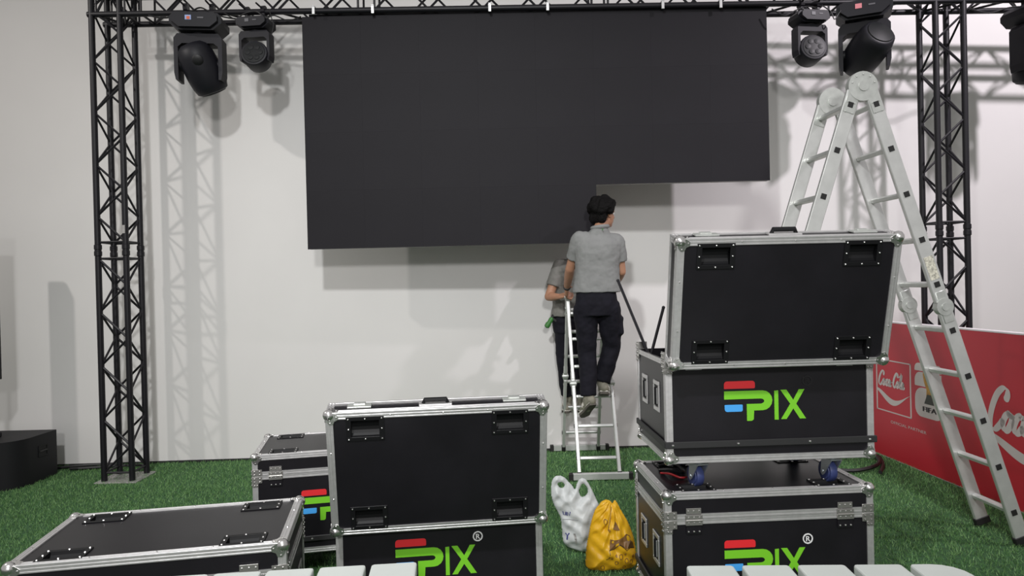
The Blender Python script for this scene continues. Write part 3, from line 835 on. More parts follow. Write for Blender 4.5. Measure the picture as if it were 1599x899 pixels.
# ================================================================== LADDERS
def ladder(name, label, topA, topB, feet, mid, rungs, rw, rt, rr, bars=None, sticker=None, spread=((0, 0, 0), (0, 0, 0))):
    """topA/topB: the two hinge points (one for each rail plane); feet: [(A,B),(A,B)] for the two sides; mid: fraction of the mid joint"""
    base = (Vector(feet[0][0]) + Vector(feet[0][1]) + Vector(feet[1][0]) + Vector(feet[1][1])) / 4
    t = thing(name, (base.x, base.y, 0)); tag(t, label, 'ladder')
    off = Vector((base.x, base.y, 0))
    topA = Vector(topA) - off; topB = Vector(topB) - off
    rung_dir = (topB - topA).normalized()
    for si, (fa, fb) in enumerate(feet):
        fa = Vector(fa) - off; fb = Vector(fb) - off
        cA, cB = topA, topB
        topA = cA + Vector(spread[si]); topB = cB + Vector(spread[si])
        for ri, (tp, ft) in enumerate(((topA, fa), (topB, fb))):
            ax = (ft - tp); L = ax.length; ax.normalize()
            lat = (rung_dir - ax * rung_dir.dot(ax)).normalized()
            wd = ax.cross(lat).normalized()
            m3 = Matrix((wd, lat, ax)).transposed().to_4x4()
            for (s0, s1) in ((.03, mid * L - .035), (mid * L + .035, L)):
                mb = MB(); mb.X = Matrix.Translation(tp) @ m3
                e = rt * .18
                mb.box((0, 0, (s0 + s1) / 2), (rw, rt, s1 - s0), min(rt, rw) * .14)
                mb.build('rail', M['ladder'], t)
            # mid joint: round plate pair with a hub
            mb = MB(); mb.X = Matrix.Translation(tp + ax * (mid * L)) @ m3 @ Matrix.Rotation(PI / 2, 4, 'X')
            rj = rw * .62
            for dz in (-.06, .06):
                pass
            mb.lathe([(rj * .2, -rt * .85), (rj, -rt * .8), (rj, rt * .8), (rj * .2, rt * .85)], 18)
            mb.lathe([(rj * .45, -rt * 1.05), (rj * .45, rt * 1.05)], 12)
            mb.X = Matrix.Translation(tp + ax * (mid * L)) @ m3
            mb.box((0, 0, 0), (rw * .8, rt * 1.25, .20), .006)
            mb.build('joint', M['joint'], t, True)
            # rubber foot
            mb = MB(); mb.X = Matrix.Translation(ft) @ m3
            mb.box((0, 0, -.012), (rw * 1.15, rt * 1.3, .045), .004)
            mb.build('foot_cap', M['plug'], t)
            # rung sockets
            for f in rungs[si]:
                mb = MB(); mb.X = Matrix.Translation(tp + ax * (f * L)) @ m3
                sg = -1 if ri == 0 else 1
                mb.box((0, sg * (rt * .5 + .0015), 0), (rr * 1.1, .005, rr * 1.1), .001)
                mb.build('rung_plug', M['plug'], t)
        for f in rungs[si]:
            a = topA.lerp(fa, f); b_ = topB.lerp(fb, f)
            axs = (fa - topA).normalized(); dr = (b_ - a).normalized(); w3 = axs.cross(dr).normalized()
            mb = MB(); mb.X = Matrix.Translation((a + b_) / 2) @ Matrix((w3, dr, axs)).transposed().to_4x4()
            mb.box((0, 0, 0), (rr * 1.15, (b_ - a).length - rt, rr), rr * .2)
            mb.build('rung', M['ladder'], t)
        topA, topB = cA, cB
        if bars and bars[si]:
            b0, b1 = (Vector(q) - off for q in bars[si])
            dr = (b1 - b0); L = dr.length; ang_ = math.atan2(dr.y, dr.x)
            mb = MB(); mb.X = Matrix.Translation((b0 + b1) / 2) @ Matrix.Rotation(ang_, 4, 'Z')
            mb.box((0, 0, 0), (L, .04, .055), .004)
            mb.build('stabiliser_bar', M['ladder'], t)
            for sgn in (-1, 1):
                mb = MB(); mb.X = Matrix.Translation((b0 + b1) / 2 + sgn * dr / 2) @ Matrix.Rotation(ang_, 4, 'Z')
                mb.box((0, 0, -.004), (.035, .052, .066), .004)
                mb.build('end_cap', M['plug'], t)
    # top joints joining the two sides
    for tp, sg in ((topA, -1), (topB, 1)):
        mb = MB()
        m = Matrix((Vector((1, 0, 0)) if abs(rung_dir.x) < .5 else Vector((0, 1, 0)), Vector((0, 0, 1)), rung_dir)).transposed().to_4x4()
        rj = rw * 1.05
        mb.X = Matrix.Translation(tp) @ m
        mb.lathe([(rj * .3, -rt * .72), (rj, -rt * .68), (rj, rt * .68), (rj * .3, rt * .72)], 24)
        mb.lathe([(rj * .34, -rt * .95), (rj * .34, rt * .95)], 14)
        for a in range(5):
            q = PI * (.1 + .2 * a)
            mb.sphere((rj * .78 * math.cos(q), rj * .78 * math.sin(q), sg * rt * .7), .006, 6, 4)
        for si, fa in enumerate((feet[0][0], feet[1][0]) if sg < 0 else (feet[0][1], feet[1][1])):
            tq = tp + Vector(spread[si])
            ax = (Vector(fa) - off - tq).normalized()
            lat = (rung_dir - ax * rung_dir.dot(ax)).normalized(); wd = ax.cross(lat)
            mb.X = Matrix.Translation(tq) @ Matrix((wd, lat, ax)).transposed().to_4x4()
            mb.box((0, 0, .08), (rw * .9, rt * 1.2, .17), .004)
            for z in (.10, .16):
                for x in (-.25, .25):
                    mb.sphere((x * rw, sg * rt * .62, z), .005, 6, 4)
        mb.build('top_joint', M['joint'], t, True)
    if sticker:
        si, f0, f1 = sticker
        fa = Vector(feet[si][0]) - off
        topA = topA + Vector(spread[si])
        ax = (fa - topA); L = ax.length; ax.normalize()
        lat = (rung_dir - ax * rung_dir.dot(ax)).normalized(); wd = ax.cross(lat)
        mb = MB(); mb.X = Matrix.Translation(topA + ax * (L * (f0 + f1) / 2)) @ Matrix((wd, lat, ax)).transposed().to_4x4()
        mb.box((0, -rt * .5 - .0012, 0), (rw * .66, .0015, L * (f1 - f0)))
        mb.build('warning_sticker', M['sticker'], t)
    return t
# tall ladder on the right: rungs run in depth
tA = Vector((2.105, 4.19, 2.745)); tB = Vector((2.085, 4.545, 2.745))
fr_ = [.040, .138, .238, .338, .436, .537, .637, .735, .836, .936]
ladder('folding_ladder', 'tall silver folding ladder standing as an A beside the red banner', tA, tB,
       [((2.985, 4.16, .03), (2.975, 4.50, .03)), ((1.20, 4.19, .03), (1.18, 4.535, .03))], .485, [fr_, fr_], .084, .026, .030, None, (0, .375, .425), ((.042, 0, 0), (-.042, 0, 0)))
# work ladder in the middle: rungs run across
uA = pt(886, 464, 6.24); uB = pt(942, 463, 6.24)
f0a = pt(905, 749, 5.77); f0b = pt(968, 746, 5.77); f1a = pt(880, 701, 6.74); f1b = pt(934, 700, 6.74)
for q in (f0a, f0b, f1a, f1b): q.z = .03
b0 = pt(892, 748, 5.75); b1 = pt(985, 746, 5.75); b2 = pt(862, 703, 6.765); b3 = pt(948, 702, 6.765)
for q in (b0, b1, b2, b3): q.z = .035
def frs(zs, ztop):
    return [(ztop - z) / (ztop - .03) for z in zs]
ladder('step_ladder', 'silver ladder under the worker in front of the wall', uA, uB, [(f0a, f0b), (f1a, f1b)], .50,
       [frs((.17, .42, .655, .90, 1.13, 1.35), uA.z), frs((.20, .455, .71, .95, 1.18, 1.38), uA.z)], .045, .028, .026, [(b0, b1), (b2, b3)])

# ================================================================== PEOPLE
def chain(mb, pts, rs, n=14):
    for i, (p, r) in enumerate(zip(pts, rs)):
        mb.sphere(p, r, n, 9)
        if i:
            mb.tube(pts[i - 1], p, rs[i - 1], n, r)
def ell(mb, c, r, rot=None):
    s = mb.X.copy()
    mb.X = s @ Matrix.Translation(c) @ (rot.to_matrix().to_4x4() if rot else Matrix.Identity(4))
    mb.sphere((0, 0, 0), r, 16, 11)
    mb.X = s
def loft(mb, secs, n=24):
    """secs: (center, rx, ry, yaw)"""
    vs = []; fs = []
    for c, rx, ry, yw in secs:
        for k in range(n):
            a = 2 * PI * k / n
            ca, sa = math.cos(a), math.sin(a)
            e = .8
            x = rx * math.copysign(abs(ca) ** e, ca); y = ry * math.copysign(abs(sa) ** e, sa)
            vs.append((c[0] + x * math.cos(yw) - y * math.sin(yw), c[1] + x * math.sin(yw) + y * math.cos(yw), c[2]))
    for i in range(len(secs) - 1):
        for k in range(n):
            fs.append((i * n + k, i * n + (k + 1) % n, (i + 1) * n + (k + 1) % n, (i + 1) * n + k))
    fs.append(tuple(range(n))); fs.append(tuple(range((len(secs) - 1) * n, len(secs) * n)))
    mb.add(vs, fs)
def remeshed(name, mb, m, parent, voxel, smooth=6, wrinkle=0.0, wscale=.08):
    me = mb.mesh(name + '_raw', m)
    tmp = bpy.data.objects.new('tmp', me); COL.objects.link(tmp)
    md = tmp.modifiers.new('r', 'REMESH'); md.mode = 'VOXEL'; md.voxel_size = voxel
    md = tmp.modifiers.new('s', 'SMOOTH'); md.factor = .5; md.iterations = smooth
    tx = None
    if wrinkle:
        tx = bpy.data.textures.new('folds', 'CLOUDS'); tx.noise_scale = wscale
        md = tmp.modifiers.new('d', 'DISPLACE'); md.texture = tx; md.strength = wrinkle; md.mid_level = .5
    dg = bpy.context.evaluated_depsgraph_get()
    out = bpy.data.meshes.new_from_object(tmp.evaluated_get(dg))
    out.name = name
    bpy.data.objects.remove(tmp); bpy.data.meshes.remove(me)
    if not out.materials: out.materials.append(m)
    out.polygons.foreach_set('use_smooth', [True] * len(out.polygons))
    return link(name, out, parent)
def hand(mb, wrist, fwd, back, thumb, curl, s=1.0):
    """fwd: finger direction, back: back-of-hand normal, thumb: side of the thumb"""
    f = Vector(fwd).normalized(); b_ = Vector(back); b_ = (b_ - f * b_.dot(f)).normalized(); t = f.cross(b_)
    if t.dot(Vector(thumb)) < 0: t = -t
    w = Vector(wrist)
    for q in (-.03, -.01, .01, .03):
        chain(mb, [w + t * q * .6, w + f * .05 * s + t * q, w + f * .088 * s + t * q], [.018 * s, .017 * s, .013 * s], 10)
    for q, L in ((.032, .072), (.011, .08), (-.011, .075), (-.031, .060)):
        p = w + f * .09 * s + t * q * s; dirn = f.copy(); pts = [p]
        for k, fr in enumerate((.45, .3, .25)):
            axis = t
            ang_ = curl * (1.0 if k else .8)
            dirn = (dirn * math.cos(ang_) - b_ * math.sin(ang_)).normalized() if k == 0 else (Matrix.Rotation(-ang_ if axis.cross(dirn).dot(b_) > 0 else ang_, 3, axis) @ dirn)
            p = p + dirn * L * fr * s; pts.append(p.copy())
        chain(mb, pts, [.0105 * s, .0098 * s, .009 * s, .008 * s], 8)
    p = w + f * .028 * s + t * .03 * s
    chain(mb, [p, p + (f * .5 + t * .75 - b_ * .2).normalized() * .035 * s, p + (f * .8 + t * .55 - b_ * .6).normalized() * .066 * s], [.014 * s, .011 * s, .009 * s], 8)
def head(mb, c, yaw, tilt=0):
    """face points along local -y rotated by yaw"""
    s = mb.X.copy()
    mb.X = Matrix.Translation(c) @ Matrix.Rotation(yaw, 4, 'Z') @ Matrix.Rotation(tilt, 4, 'Y')
    mb.sphere((0, .010, .028), (.076, .094, .088), 18, 12)
    mb.sphere((0, -.028, -.035), (.060, .062, .080), 16, 11)
    mb.sphere((0, -.062, -.088), (.026, .024, .022), 10, 7)
    mb.tube((0, -.090, .012), (0, -.108, -.026), .011, 8, .015)
    mb.sphere((0, -.106, -.028), (.017, .014, .012), 8, 6)
    mb.sphere((0, -.084, -.055), (.026, .014, .008), 8, 6); mb.sphere((0, -.083, -.066), (.023, .014, .009), 8, 6)
    mb.tube((-.045, -.074, .022), (.045, -.074, .022), .012, 8)
    for sx in (-1, 1):
        mb.sphere((sx * .078, .008, -.008), (.010, .020, .032), 8, 7)
    X = mb.X.copy(); mb.X = s
    return X

def person(label, J, face_yaw, shirt_m, hip_yaw, voxel=.006, curlL=.6, curlR=.8):
    root_loc = (J['pelvis'][0], J['pelvis'][1], min(J['toeL'][2], J['toeR'][2]) - .03)
    t = thing('person', root_loc); tag(t, label, 'person')
    inv = Matrix.Translation(-Vector(root_loc))
    V_ = {k: Vector(v) for k, v in J.items() if not isinstance(v, (int, float, bool))}
    fw = Vector((-math.sin(hip_yaw), math.cos(hip_yaw), 0)) * -1      # facing direction for yaw 0 is -y
    # ---- body: one continuous surface (head, neck, trunk, arms, hands, legs)
    mb = MB()
    HX = head(mb, V_['head'], face_yaw, J.get('tilt', 0))
    chain(mb, [V_['neck'], V_['head'] + Vector((0, 0, -.05))], [.056, .052])
    sh = (V_['shL'] + V_['shR']) / 2
    loft(mb, [(V_['pelvis'] + Vector((0, 0, -.06)), .14, .09, hip_yaw), (V_['pelvis'] + Vector((0, 0, .06)), .15, .095, hip_yaw), (V_['pelvis'].lerp(sh, .45), .135, .085, hip_yaw),
              (V_['pelvis'].lerp(sh, .8), .155, .10, hip_yaw), (sh + Vector((0, 0, .02)), .12, .07, hip_yaw), (V_['neck'] + Vector((0, 0, .0)), .05, .05, hip_yaw)])
    for S_, curl in (('L', curlL), ('R', curlR)):
        chain(mb, [V_['sh' + S_], V_['el' + S_]], [.050, .040]); chain(mb, [V_['el' + S_], V_['el' + S_].lerp(V_['wr' + S_], .35), V_['wr' + S_]], [.040, .040, .027])
        hand(mb, V_['wr' + S_], V_['ha' + S_] - V_['wr' + S_], J['back' + S_], J['thumb' + S_], curl)
        chain(mb, [V_['hip' + S_], V_['kn' + S_], V_['kn' + S_].lerp(V_['an' + S_], .4), V_['an' + S_]], [.075, .052, .05, .036])
    bo = remeshed('body', mb, M['skin'], t, voxel, 3)
    bo.data.transform(inv)
    # eyes
    for sx in (-1, 1):
        e = MB(); e.X = inv @ HX; e.sphere((sx * .030, -.078, .004), .011, 10, 7)
        e.build('eye', M['eye'], t, True)
    # ---- hair
    hb_ = MB(); hb_.X = HX
    for i in range(60):
        a = random.uniform(0, 2 * PI); z = random.uniform(-.25, 1)
        r = math.sqrt(max(0, 1 - z * z)); x, y = r * math.cos(a), r * math.sin(a)
        if y < -.35 and z < .55: continue
        hb_.sphere((x * .098, .018 + y * .108, .04 + z * .088), random.uniform(.026, .04), 8, 6)
    hb_.sphere((0, .02, .052), (.10, .112, .095), 16, 11)
    for sx in (-1, 0, 1): hb_.sphere((sx * .045, .07, -.03), (.045, .045, .055), 10, 8)
    ho = remeshed('hair', hb_, M['hair'], t, .007, 1, .012, .02); ho.data.transform(inv)
    # ---- shirt
    mb = MB()
    pe = V_['pelvis']
    hemz = J['hem'][2]
    hc = pe.lerp(sh, (hemz - pe.z) / (sh.z - pe.z))
    sec = [(hc, J['hemw'], .125, hip_yaw)]
    for f, wx, wy in ((.25, .185, .122), (.5, .180, .120), (.75, .190, .128), (.92, .195, .122), (1.02, .172, .10), (1.10, .105, .075)):
        p = hc.lerp(sh, f); sec.append((p, wx * J.get('bulk', 1.0), wy, hip_yaw))
    sec.append((V_['neck'] + Vector((0, 0, .012)), .062, .066, hip_yaw))
    loft(mb, sec)
    for S_ in 'LR':
        se = V_['sh' + S_].lerp(V_['el' + S_], .66)
        inner = sh.lerp(V_['sh' + S_], .7)
        chain(mb, [inner, V_['sh' + S_]], [.072, .070])
        mb.tube(V_['sh' + S_], se, .070, 16, .064)
    mb.X = Matrix.Identity(4)
    so = remeshed('shirt', mb, shirt_m, t, .007, 5, .016, .07); so.data.transform(inv)
    # collar
    cl = MB(); n = 20; nk = V_['neck'] + Vector((0, 0, .012))
    ring = [nk + Vector((.064 * math.cos(2 * PI * k / n), .066 * math.sin(2 * PI * k / n), .006 * math.cos(2 * PI * k / n))) for k in range(n + 1)]
    cl.X = inv; cl.sweep(ring, .017, 8)
    cl.build('collar', shirt_m, t, True)
    # ---- trousers
    mb = MB()
    loft(mb, [(pe + Vector((0, 0, -.10)), .165, .11, hip_yaw), (pe, .175, .120, hip_yaw), (pe + Vector((0, 0, .06)), .170, .112, hip_yaw), (hc + Vector((0, 0, .03)), .165, .105, hip_yaw)])
    for S_ in 'LR':
        h_, k_, a_ = V_['hip' + S_], V_['kn' + S_], V_['an' + S_]
        mb.sphere(h_, .098, 14, 9)
        mb.tube(h_, h_.lerp(k_, .5), .098, 16, .092); mb.tube(h_.lerp(k_, .5), k_, .092, 16, .078)
        mb.sphere(h_.lerp(k_, .5), .092, 14, 9); mb.sphere(k_, .078, 14, 9)
        e = a_ + (k_ - a_).normalized() * .0
        mb.tube(k_, k_.lerp(e, .5), .078, 16, .074); mb.sphere(k_.lerp(e, .5), .074, 14, 9); mb.tube(k_.lerp(e, .5), e, .074, 16, .068)
    if J.get('pocket'):
        q = V_['hipR'].lerp(V_['knR'], .45); mb.box(q + Vector((.085, 0, 0)), (.05, .12, .17), .02)
    to = remeshed('trousers', mb, M['trousers'], t, .008, 4, .020, .09); to.data.transform(inv)
    # ---- shoes
    for S_ in 'LR':
        a_, toe, heel = V_['an' + S_], V_['toe' + S_], V_['heel' + S_]
        mb = MB(); m = heel.lerp(toe, .55)
        chain(mb, [a_ + Vector((0, 0, -.01)), heel + Vector((0, 0, .035))], [.045, .042]); chain(mb, [heel + Vector((0, 0, .035)), m + Vector((0, 0, .03)), toe + Vector((0, 0, .024))], [.042, .046, .030])
        chain(mb, [a_, m + Vector((0, 0, .03))], [.042, .042])
        so = remeshed('shoe', mb, M['shoe'], t, .006, 3); so.data.transform(inv)
        d_ = (toe - heel); L = d_.length; d_.normalize(); sd = d_.cross(Vector((0, 0, 1))).normalized(); up_ = sd.cross(d_)
        sm = MB(); sm.X = inv @ Matrix.Translation(heel - d_ * .035 - up_ * .006) @ Matrix((sd, d_, up_)).transposed().to_4x4()
        poly = [(-.030, .0), (.030, .0), (.036, .04), (.034, .12), (.046, .2), (.040, L + .03), (.015, L + .06), (-.015, L + .06), (-.040, L + .03), (-.046, .2), (-.034, .12), (-.036, .04)]
        sm.prism(poly, -.012, .010, 'z')
        sm.build('shoe_sole', M['sole'], so)
        st_ = MB(); st_.X = sm.X
        st_.prism([(p[0] * 1.04, p[1]) for p in poly], .008, .017, 'z')
        st_.build('midsole', M['lace'], so)
        st_ = MB(); st_.X = inv
        for kk in (.28, .40):
            c_ = heel.lerp(toe, kk) + up_ * (.062 - .03 * kk)
            st_.sweep(catmull([c_ - sd * .046 - up_ * .035, c_ - sd * .034, c_ + up_ * .014, c_ + sd * .034, c_ + sd * .046 - up_ * .035], 4), .006, 6)
        st_.build('shoe_stripe', M['lace'], so, True)
    return t

# worker on the ladder, seen from behind (faces +y, looking to the right)
J1 = dict(head=pt(943, 334, 5.84), neck=pt(937, 357, 5.80), shL=pt(903, 374, 5.80), shR=pt(963, 378, 5.80),
          elL=pt(890, 420, 5.90), wrL=pt(885, 450, 6.10), haL=pt(885, 460, 6.19),
          elR=pt(970, 424, 5.83), wrR=pt(962, 442, 6.02), haR=pt(950, 444, 6.12),
          pelvis=pt(931, 474, 5.78), hem=pt(931, 456, 5.78), hemw=.198, bulk=1.0,
          hipL=pt(914, 482, 5.78), knL=pt(917, 548, 5.83), anL=pt(919, 618, 5.76), heelL=pt(923, 632, 5.72), toeL=pt(911, 647, 5.86),
          hipR=pt(951, 482, 5.78), knR=pt(955, 540, 5.88), anR=pt(940, 596, 5.85), heelR=pt(943, 612, 5.80), toeR=pt(943, 614, 5.97),
          backL=(-1, 0, .2), thumbL=(0, .2, 1), backR=(.6, 0, .8), thumbR=(-.2, 0, 1), pocket=True)
J1['shL'].x += .01
w1 = person('worker in grey polo and dark trousers climbing the ladder, seen from behind', J1, R(128), M['shirt'], R(180))
wt = MB(); wp = J1['elL'].lerp(J1['wrL'], .93); wd = (J1['wrL'] - J1['elL']).normalized()
wt.X = Matrix.Translation(wp - Vector(w1.location)) @ wd.to_track_quat('Z', 'Y').to_matrix().to_4x4()
wt.lathe([(.030, -.011), (.034, -.009), (.034, .009), (.030, .011)], 16)
wt.build('wristband', M['cable'], w1, True)
lg = MB().box((0, 0, 0), (.010, .004, .014), .001); lo_ = lg.build('back_logo', M['tool_green'], w1)
lo_.location = pt(941, 358, 5.70) - Vector(w1.location)
# second worker behind the ladder, facing the camera, largely hidden
J2 = dict(head=pt(914, 384, 6.42), neck=pt(903, 402, 6.47), shL=pt(917, 416, 6.5), shR=pt(874, 416, 6.5),
          elR=pt(857, 463, 6.44), wrR=pt(872, 463, 6.34), haR=pt(881, 461, 6.29),
          elL=pt(930, 463, 6.46), wrL=pt(930, 485, 6.40), haL=pt(930, 496, 6.36),
          pelvis=pt(891, 502, 6.62), hem=pt(891, 493, 6.62), hemw=.190, bulk=.95,
          hipR=pt(882, 508, 6.62), knR=pt(882, 565, 6.64), anR=pt(887, 616, 6.70), heelR=pt(886, 634, 6.735), toeR=pt(885, 641, 6.60),
          hipL=pt(903, 508, 6.62), knL=pt(907, 565, 6.64), anL=pt(908, 616, 6.70), heelL=pt(908, 634, 6.735), toeL=pt(909, 641, 6.60),
          backR=(0, -.5, .8), thumbR=(0, -.3, 1), backL=(.6, -.5, 0), thumbL=(-.5, -.5, .4))
w2 = person('worker in grey polo mostly hidden behind the climbing worker', J2, R(12), M['shirt2'], R(0))
tg = MB(); c = pt(858, 503, 6.55)
tg.X = Matrix.Translation(c) @ Matrix.Rotation(.6, 4, 'Y')
tg.lathe([(.010, -.06), (.024, -.05), (.026, -.02), (.020, .0), (.024, .03), (.016, .055)], 12)
tg.mi = 1; tg.box((.028, 0, .045), (.06, .03, .03), .006); tg.lathe([(.018, .05), (.02, .075), (.008, .085)], 10)
tag(tg.build('hand_tool', [M['tool_green'], M['cable']], None, True), 'small green and black tool at the waist of the hidden worker', 'tool')

# ================================================================== PLASTIC BAGS
def inside(poly, X, Z):
    r = np.zeros(X.shape, bool); n_ = len(poly); j = n_ - 1
    for i in range(n_):
        xi, zi = poly[i]; xj, zj = poly[j]
        c_ = ((zi > Z) != (zj > Z)) & (X < (xj - xi) * (Z - zi) / (zj - zi + 1e-12) + xi)
        r ^= c_; j = i
    return r
def edge_dist(poly, X, Z):
    d = np.full(X.shape, 9.0); n_ = len(poly)
    for i in range(n_):
        x0, z0 = poly[i]; x1, z1 = poly[(i + 1) % n_]
        L2 = (x1 - x0) ** 2 + (z1 - z0) ** 2 + 1e-12
        t_ = np.clip(((X - x0) * (x1 - x0) + (Z - z0) * (z1 - z0)) / L2, 0, 1)
        d = np.minimum(d, np.hypot(X - x0 - t_ * (x1 - x0), Z - z0 - t_ * (z1 - z0)))
    return d
def smooth_poly(pts):
    return [(p.x, p.y) for p in catmull([(x, z, 0) for x, z in pts], 5, True)]
class Bag:
    """a film bag: closed puffed surface over an outline with handle holes"""
    def __init__(self, outline, holes, depth, fold, seed):
        self.o = smooth_poly(outline); self.h = [smooth_poly(q) for q in holes]; self.depth = depth; self.fold = fold
        self.ph = np.random.default_rng(seed).uniform(0, 6.28, 12)
    def half(self, X, Z):
        X = np.asarray(X, float); Z = np.asarray(Z, float)
        d = edge_dist(self.o, X, Z)
        for q in self.h: d = np.minimum(d, edge_dist(q, X, Z))
        t_ = self.depth * np.sqrt(np.clip(d / .11, 0, 1)) * np.clip(1.05 - Z * 1.6, .2, 1.0) + .001
        return t_
    def wrinkle(self, X, Z):
        p = self.ph; f = self.fold
        cx, cz = f[0], f[1]
        a_ = np.arctan2(X - cx, np.maximum(cz - Z, .01))
        w = .0055 * np.sin(a_ * 17 + p[0] + 3 * np.sin(Z * 25 + p[1])) + .0035 * np.sin(a_ * 31 + p[2] - 20 * Z) + .0025 * np.sin(60 * X + 90 * Z + p[3]) + .002 * np.sin(-80 * X + 70 * Z + p[4])
        return w
    def front(self, x, z):
        return float(-self.half(x, z) + self.wrinkle(np.asarray(x), np.asarray(z)) * min(1, float(self.half(x, z)) / .03))
    def build(self, name, m, parent, cell=.0032):
        xs = [p[0] for p in self.o]; zs = [p[1] for p in self.o]
        gx_ = np.arange(min(xs), max(xs) + cell, cell); gz_ = np.arange(min(zs), max(zs) + cell, cell)
        CX, CZ = np.meshgrid((gx_[:-1] + gx_[1:]) / 2, (gz_[:-1] + gz_[1:]) / 2, indexing='ij')
        ok_ = inside(self.o, CX, CZ)
        for q in self.h: ok_ &= ~inside(q, CX, CZ)
        GX, GZ = np.meshgrid(gx_, gz_, indexing='ij')
        hf = self.half(GX, GZ); wr = self.wrinkle(GX, GZ) * np.minimum(1, hf / .03)
        vid = {}; vs = []; fs = []
        def vert(i, j, sd):
            k_ = (i, j, sd)
            if k_ not in vid:
                vid[k_] = len(vs)
                vs.append((GX[i, j], sd * hf[i, j] + wr[i, j] * (1 if sd < 0 else .5), max(.004, GZ[i, j])))
            return vid[k_]
        I, Jn = ok_.shape
        for i in range(I):
            for j in range(Jn):
                if not ok_[i, j]: continue
                for sd in (-1, 1):
                    fs.append([vert(i, j, sd), vert(i + 1, j, sd), vert(i + 1, j + 1, sd), vert(i, j + 1, sd)])
                for (di, dj, e0, e1) in ((-1, 0, (0, 0), (0, 1)), (1, 0, (1, 0), (1, 1)), (0, -1, (0, 0), (1, 0)), (0, 1, (0, 1), (1, 1))):
                    a_, b_ = i + di, j + dj
                    if a_ < 0 or b_ < 0 or a_ >= I or b_ >= Jn or not ok_[a_, b_]:
                        fs.append([vert(i + e0[0], j + e0[1], -1), vert(i + e1[0], j + e1[1], -1), vert(i + e1[0], j + e1[1], 1), vert(i + e0[0], j + e0[1], 1)])
        me_ = bpy.data.meshes.new(name); me_.from_pydata(vs, [], fs); me_.materials.append(m)
        bm = bmesh.new(); bm.from_mesh(me_)
        for _ in range(3):
            bmesh.ops.smooth_vert(bm, verts=bm.verts[:], factor=.5, use_axis_x=True, use_axis_y=False, use_axis_z=True)
        bmesh.ops.recalc_face_normals(bm, faces=bm.faces[:])
        for f_ in bm.faces: f_.smooth = True
        bm.to_mesh(me_); bm.free()
        return link(name, me_, parent)
def bag_marks(bag, parent):
    def poly_mark(name, poly, m, off=.004):
        mb = MB(); mb.add([(p[0], bag.front(p[0], p[1]) - off, p[1]) for p in poly], [tuple(range(len(poly)))])
        mb.build(name, M[m], parent)
    def line_mark(name, pts, w, m, off=.0045):
        mb = MB(); vs = []
        for i, p in enumerate(pts):
            q0 = pts[max(i - 1, 0)]; q1 = pts[min(i + 1, len(pts) - 1)]
            dx, dz = q1[0] - q0[0], q1[1] - q0[1]; L = math.hypot(dx, dz) or 1
            for sg in (-1, 1):
                x = p[0] - sg * dz / L * w; z = p[1] + sg * dx / L * w
                vs.append((x, bag.front(x, z) - off, z))
        mb.add(vs, [(2 * i, 2 * i + 1, 2 * i + 3, 2 * i + 2) for i in range(len(pts) - 1)])
        mb.build(name, M[m], parent)
    return poly_mark, line_mark
# white bag
wbx, wby = .352, 4.24
t = thing('plastic_bag', (wbx, wby, 0)); tag(t, 'white plastic carrier bag with upright handles on the grass', 'bag')
def wc(x, y): return ((x - 320) / 1404.0, max(0.004, (738 - y) / 1404.0))
wb = Bag([wc(*p) for p in [(150, 95), (185, 87), (225, 100), (265, 140), (300, 180), (318, 207), (335, 160), (355, 125), (380, 112), (410, 125), (435, 160), (465, 220), (495, 290), (515, 340), (525, 430), (515, 540), (490, 650), (440, 735), (370, 738), (300, 712), (240, 688), (207, 640), (200, 560), (190, 450), (170, 400), (140, 340), (120, 280), (115, 200), (125, 130)]],
         [[wc(*p) for p in [(172, 155), (205, 143), (230, 165), (216, 190), (192, 188)]], [wc(*p) for p in [(386, 160), (425, 205), (415, 255), (370, 270), (353, 215)]]], .085, (-.01, .62), 3)
wb.build('bag_film', M['bag_white'], t)
pm_, lm_ = bag_marks(wb, t)
for ch_ in ([(208, 375), (212, 405), (228, 408), (230, 378)], [(236, 412), (240, 378)], [(246, 412), (248, 380), (262, 410), (268, 376)]):
    lm_('printed_letter', [wc(*p) for p in ch_], .0022, 'bagtext')
lm_('print_and_fold_line', [wc(*p) for p in [(205, 448), (260, 440), (330, 446)]], .0012, 'lamp_grey')
for ch_ in ([(226, 558), (240, 580), (256, 555)], [(240, 580), (236, 612)]):
    lm_('printed_mark', [wc(*p) for p in ch_], .0032, 'bagtext')
lm_('printed_mark', [wc(*p) for p in [(296, 552), (306, 590), (310, 628)]], .006, 'plate')
# yellow bag
ybx, yby = .520, 3.96
t = thing('plastic_bag', (ybx, yby, 0)); tag(t, 'yellow plastic carrier bag with brown print in front of the white bag', 'bag')
def yc(x, y): return ((x - 590) / 1500.0, max(0.004, (890 - y) / 1500.0))
yb = Bag([yc(*p) for p in [(500, 335), (520, 310), (560, 292), (600, 305), (616, 325), (632, 298), (652, 315), (690, 390), (740, 480), (780, 590), (800, 690), (806, 790), (798, 840), (740, 872), (660, 888), (560, 890), (440, 890), (400, 868), (376, 840), (378, 790), (385, 700), (402, 610), (430, 480), (465, 380)]], [], .10, (.015, .40), 11)
yb.build('bag_film', M['bag_yellow'], t)
pm_, lm_ = bag_marks(yb, t)
tp_ = [(575, 590), (610, 595), (650, 594), (690, 586), (715, 560), (745, 580), (770, 640)]
bt_ = [(565, 672), (605, 665), (650, 632), (690, 668), (715, 680), (745, 672), (785, 690)]
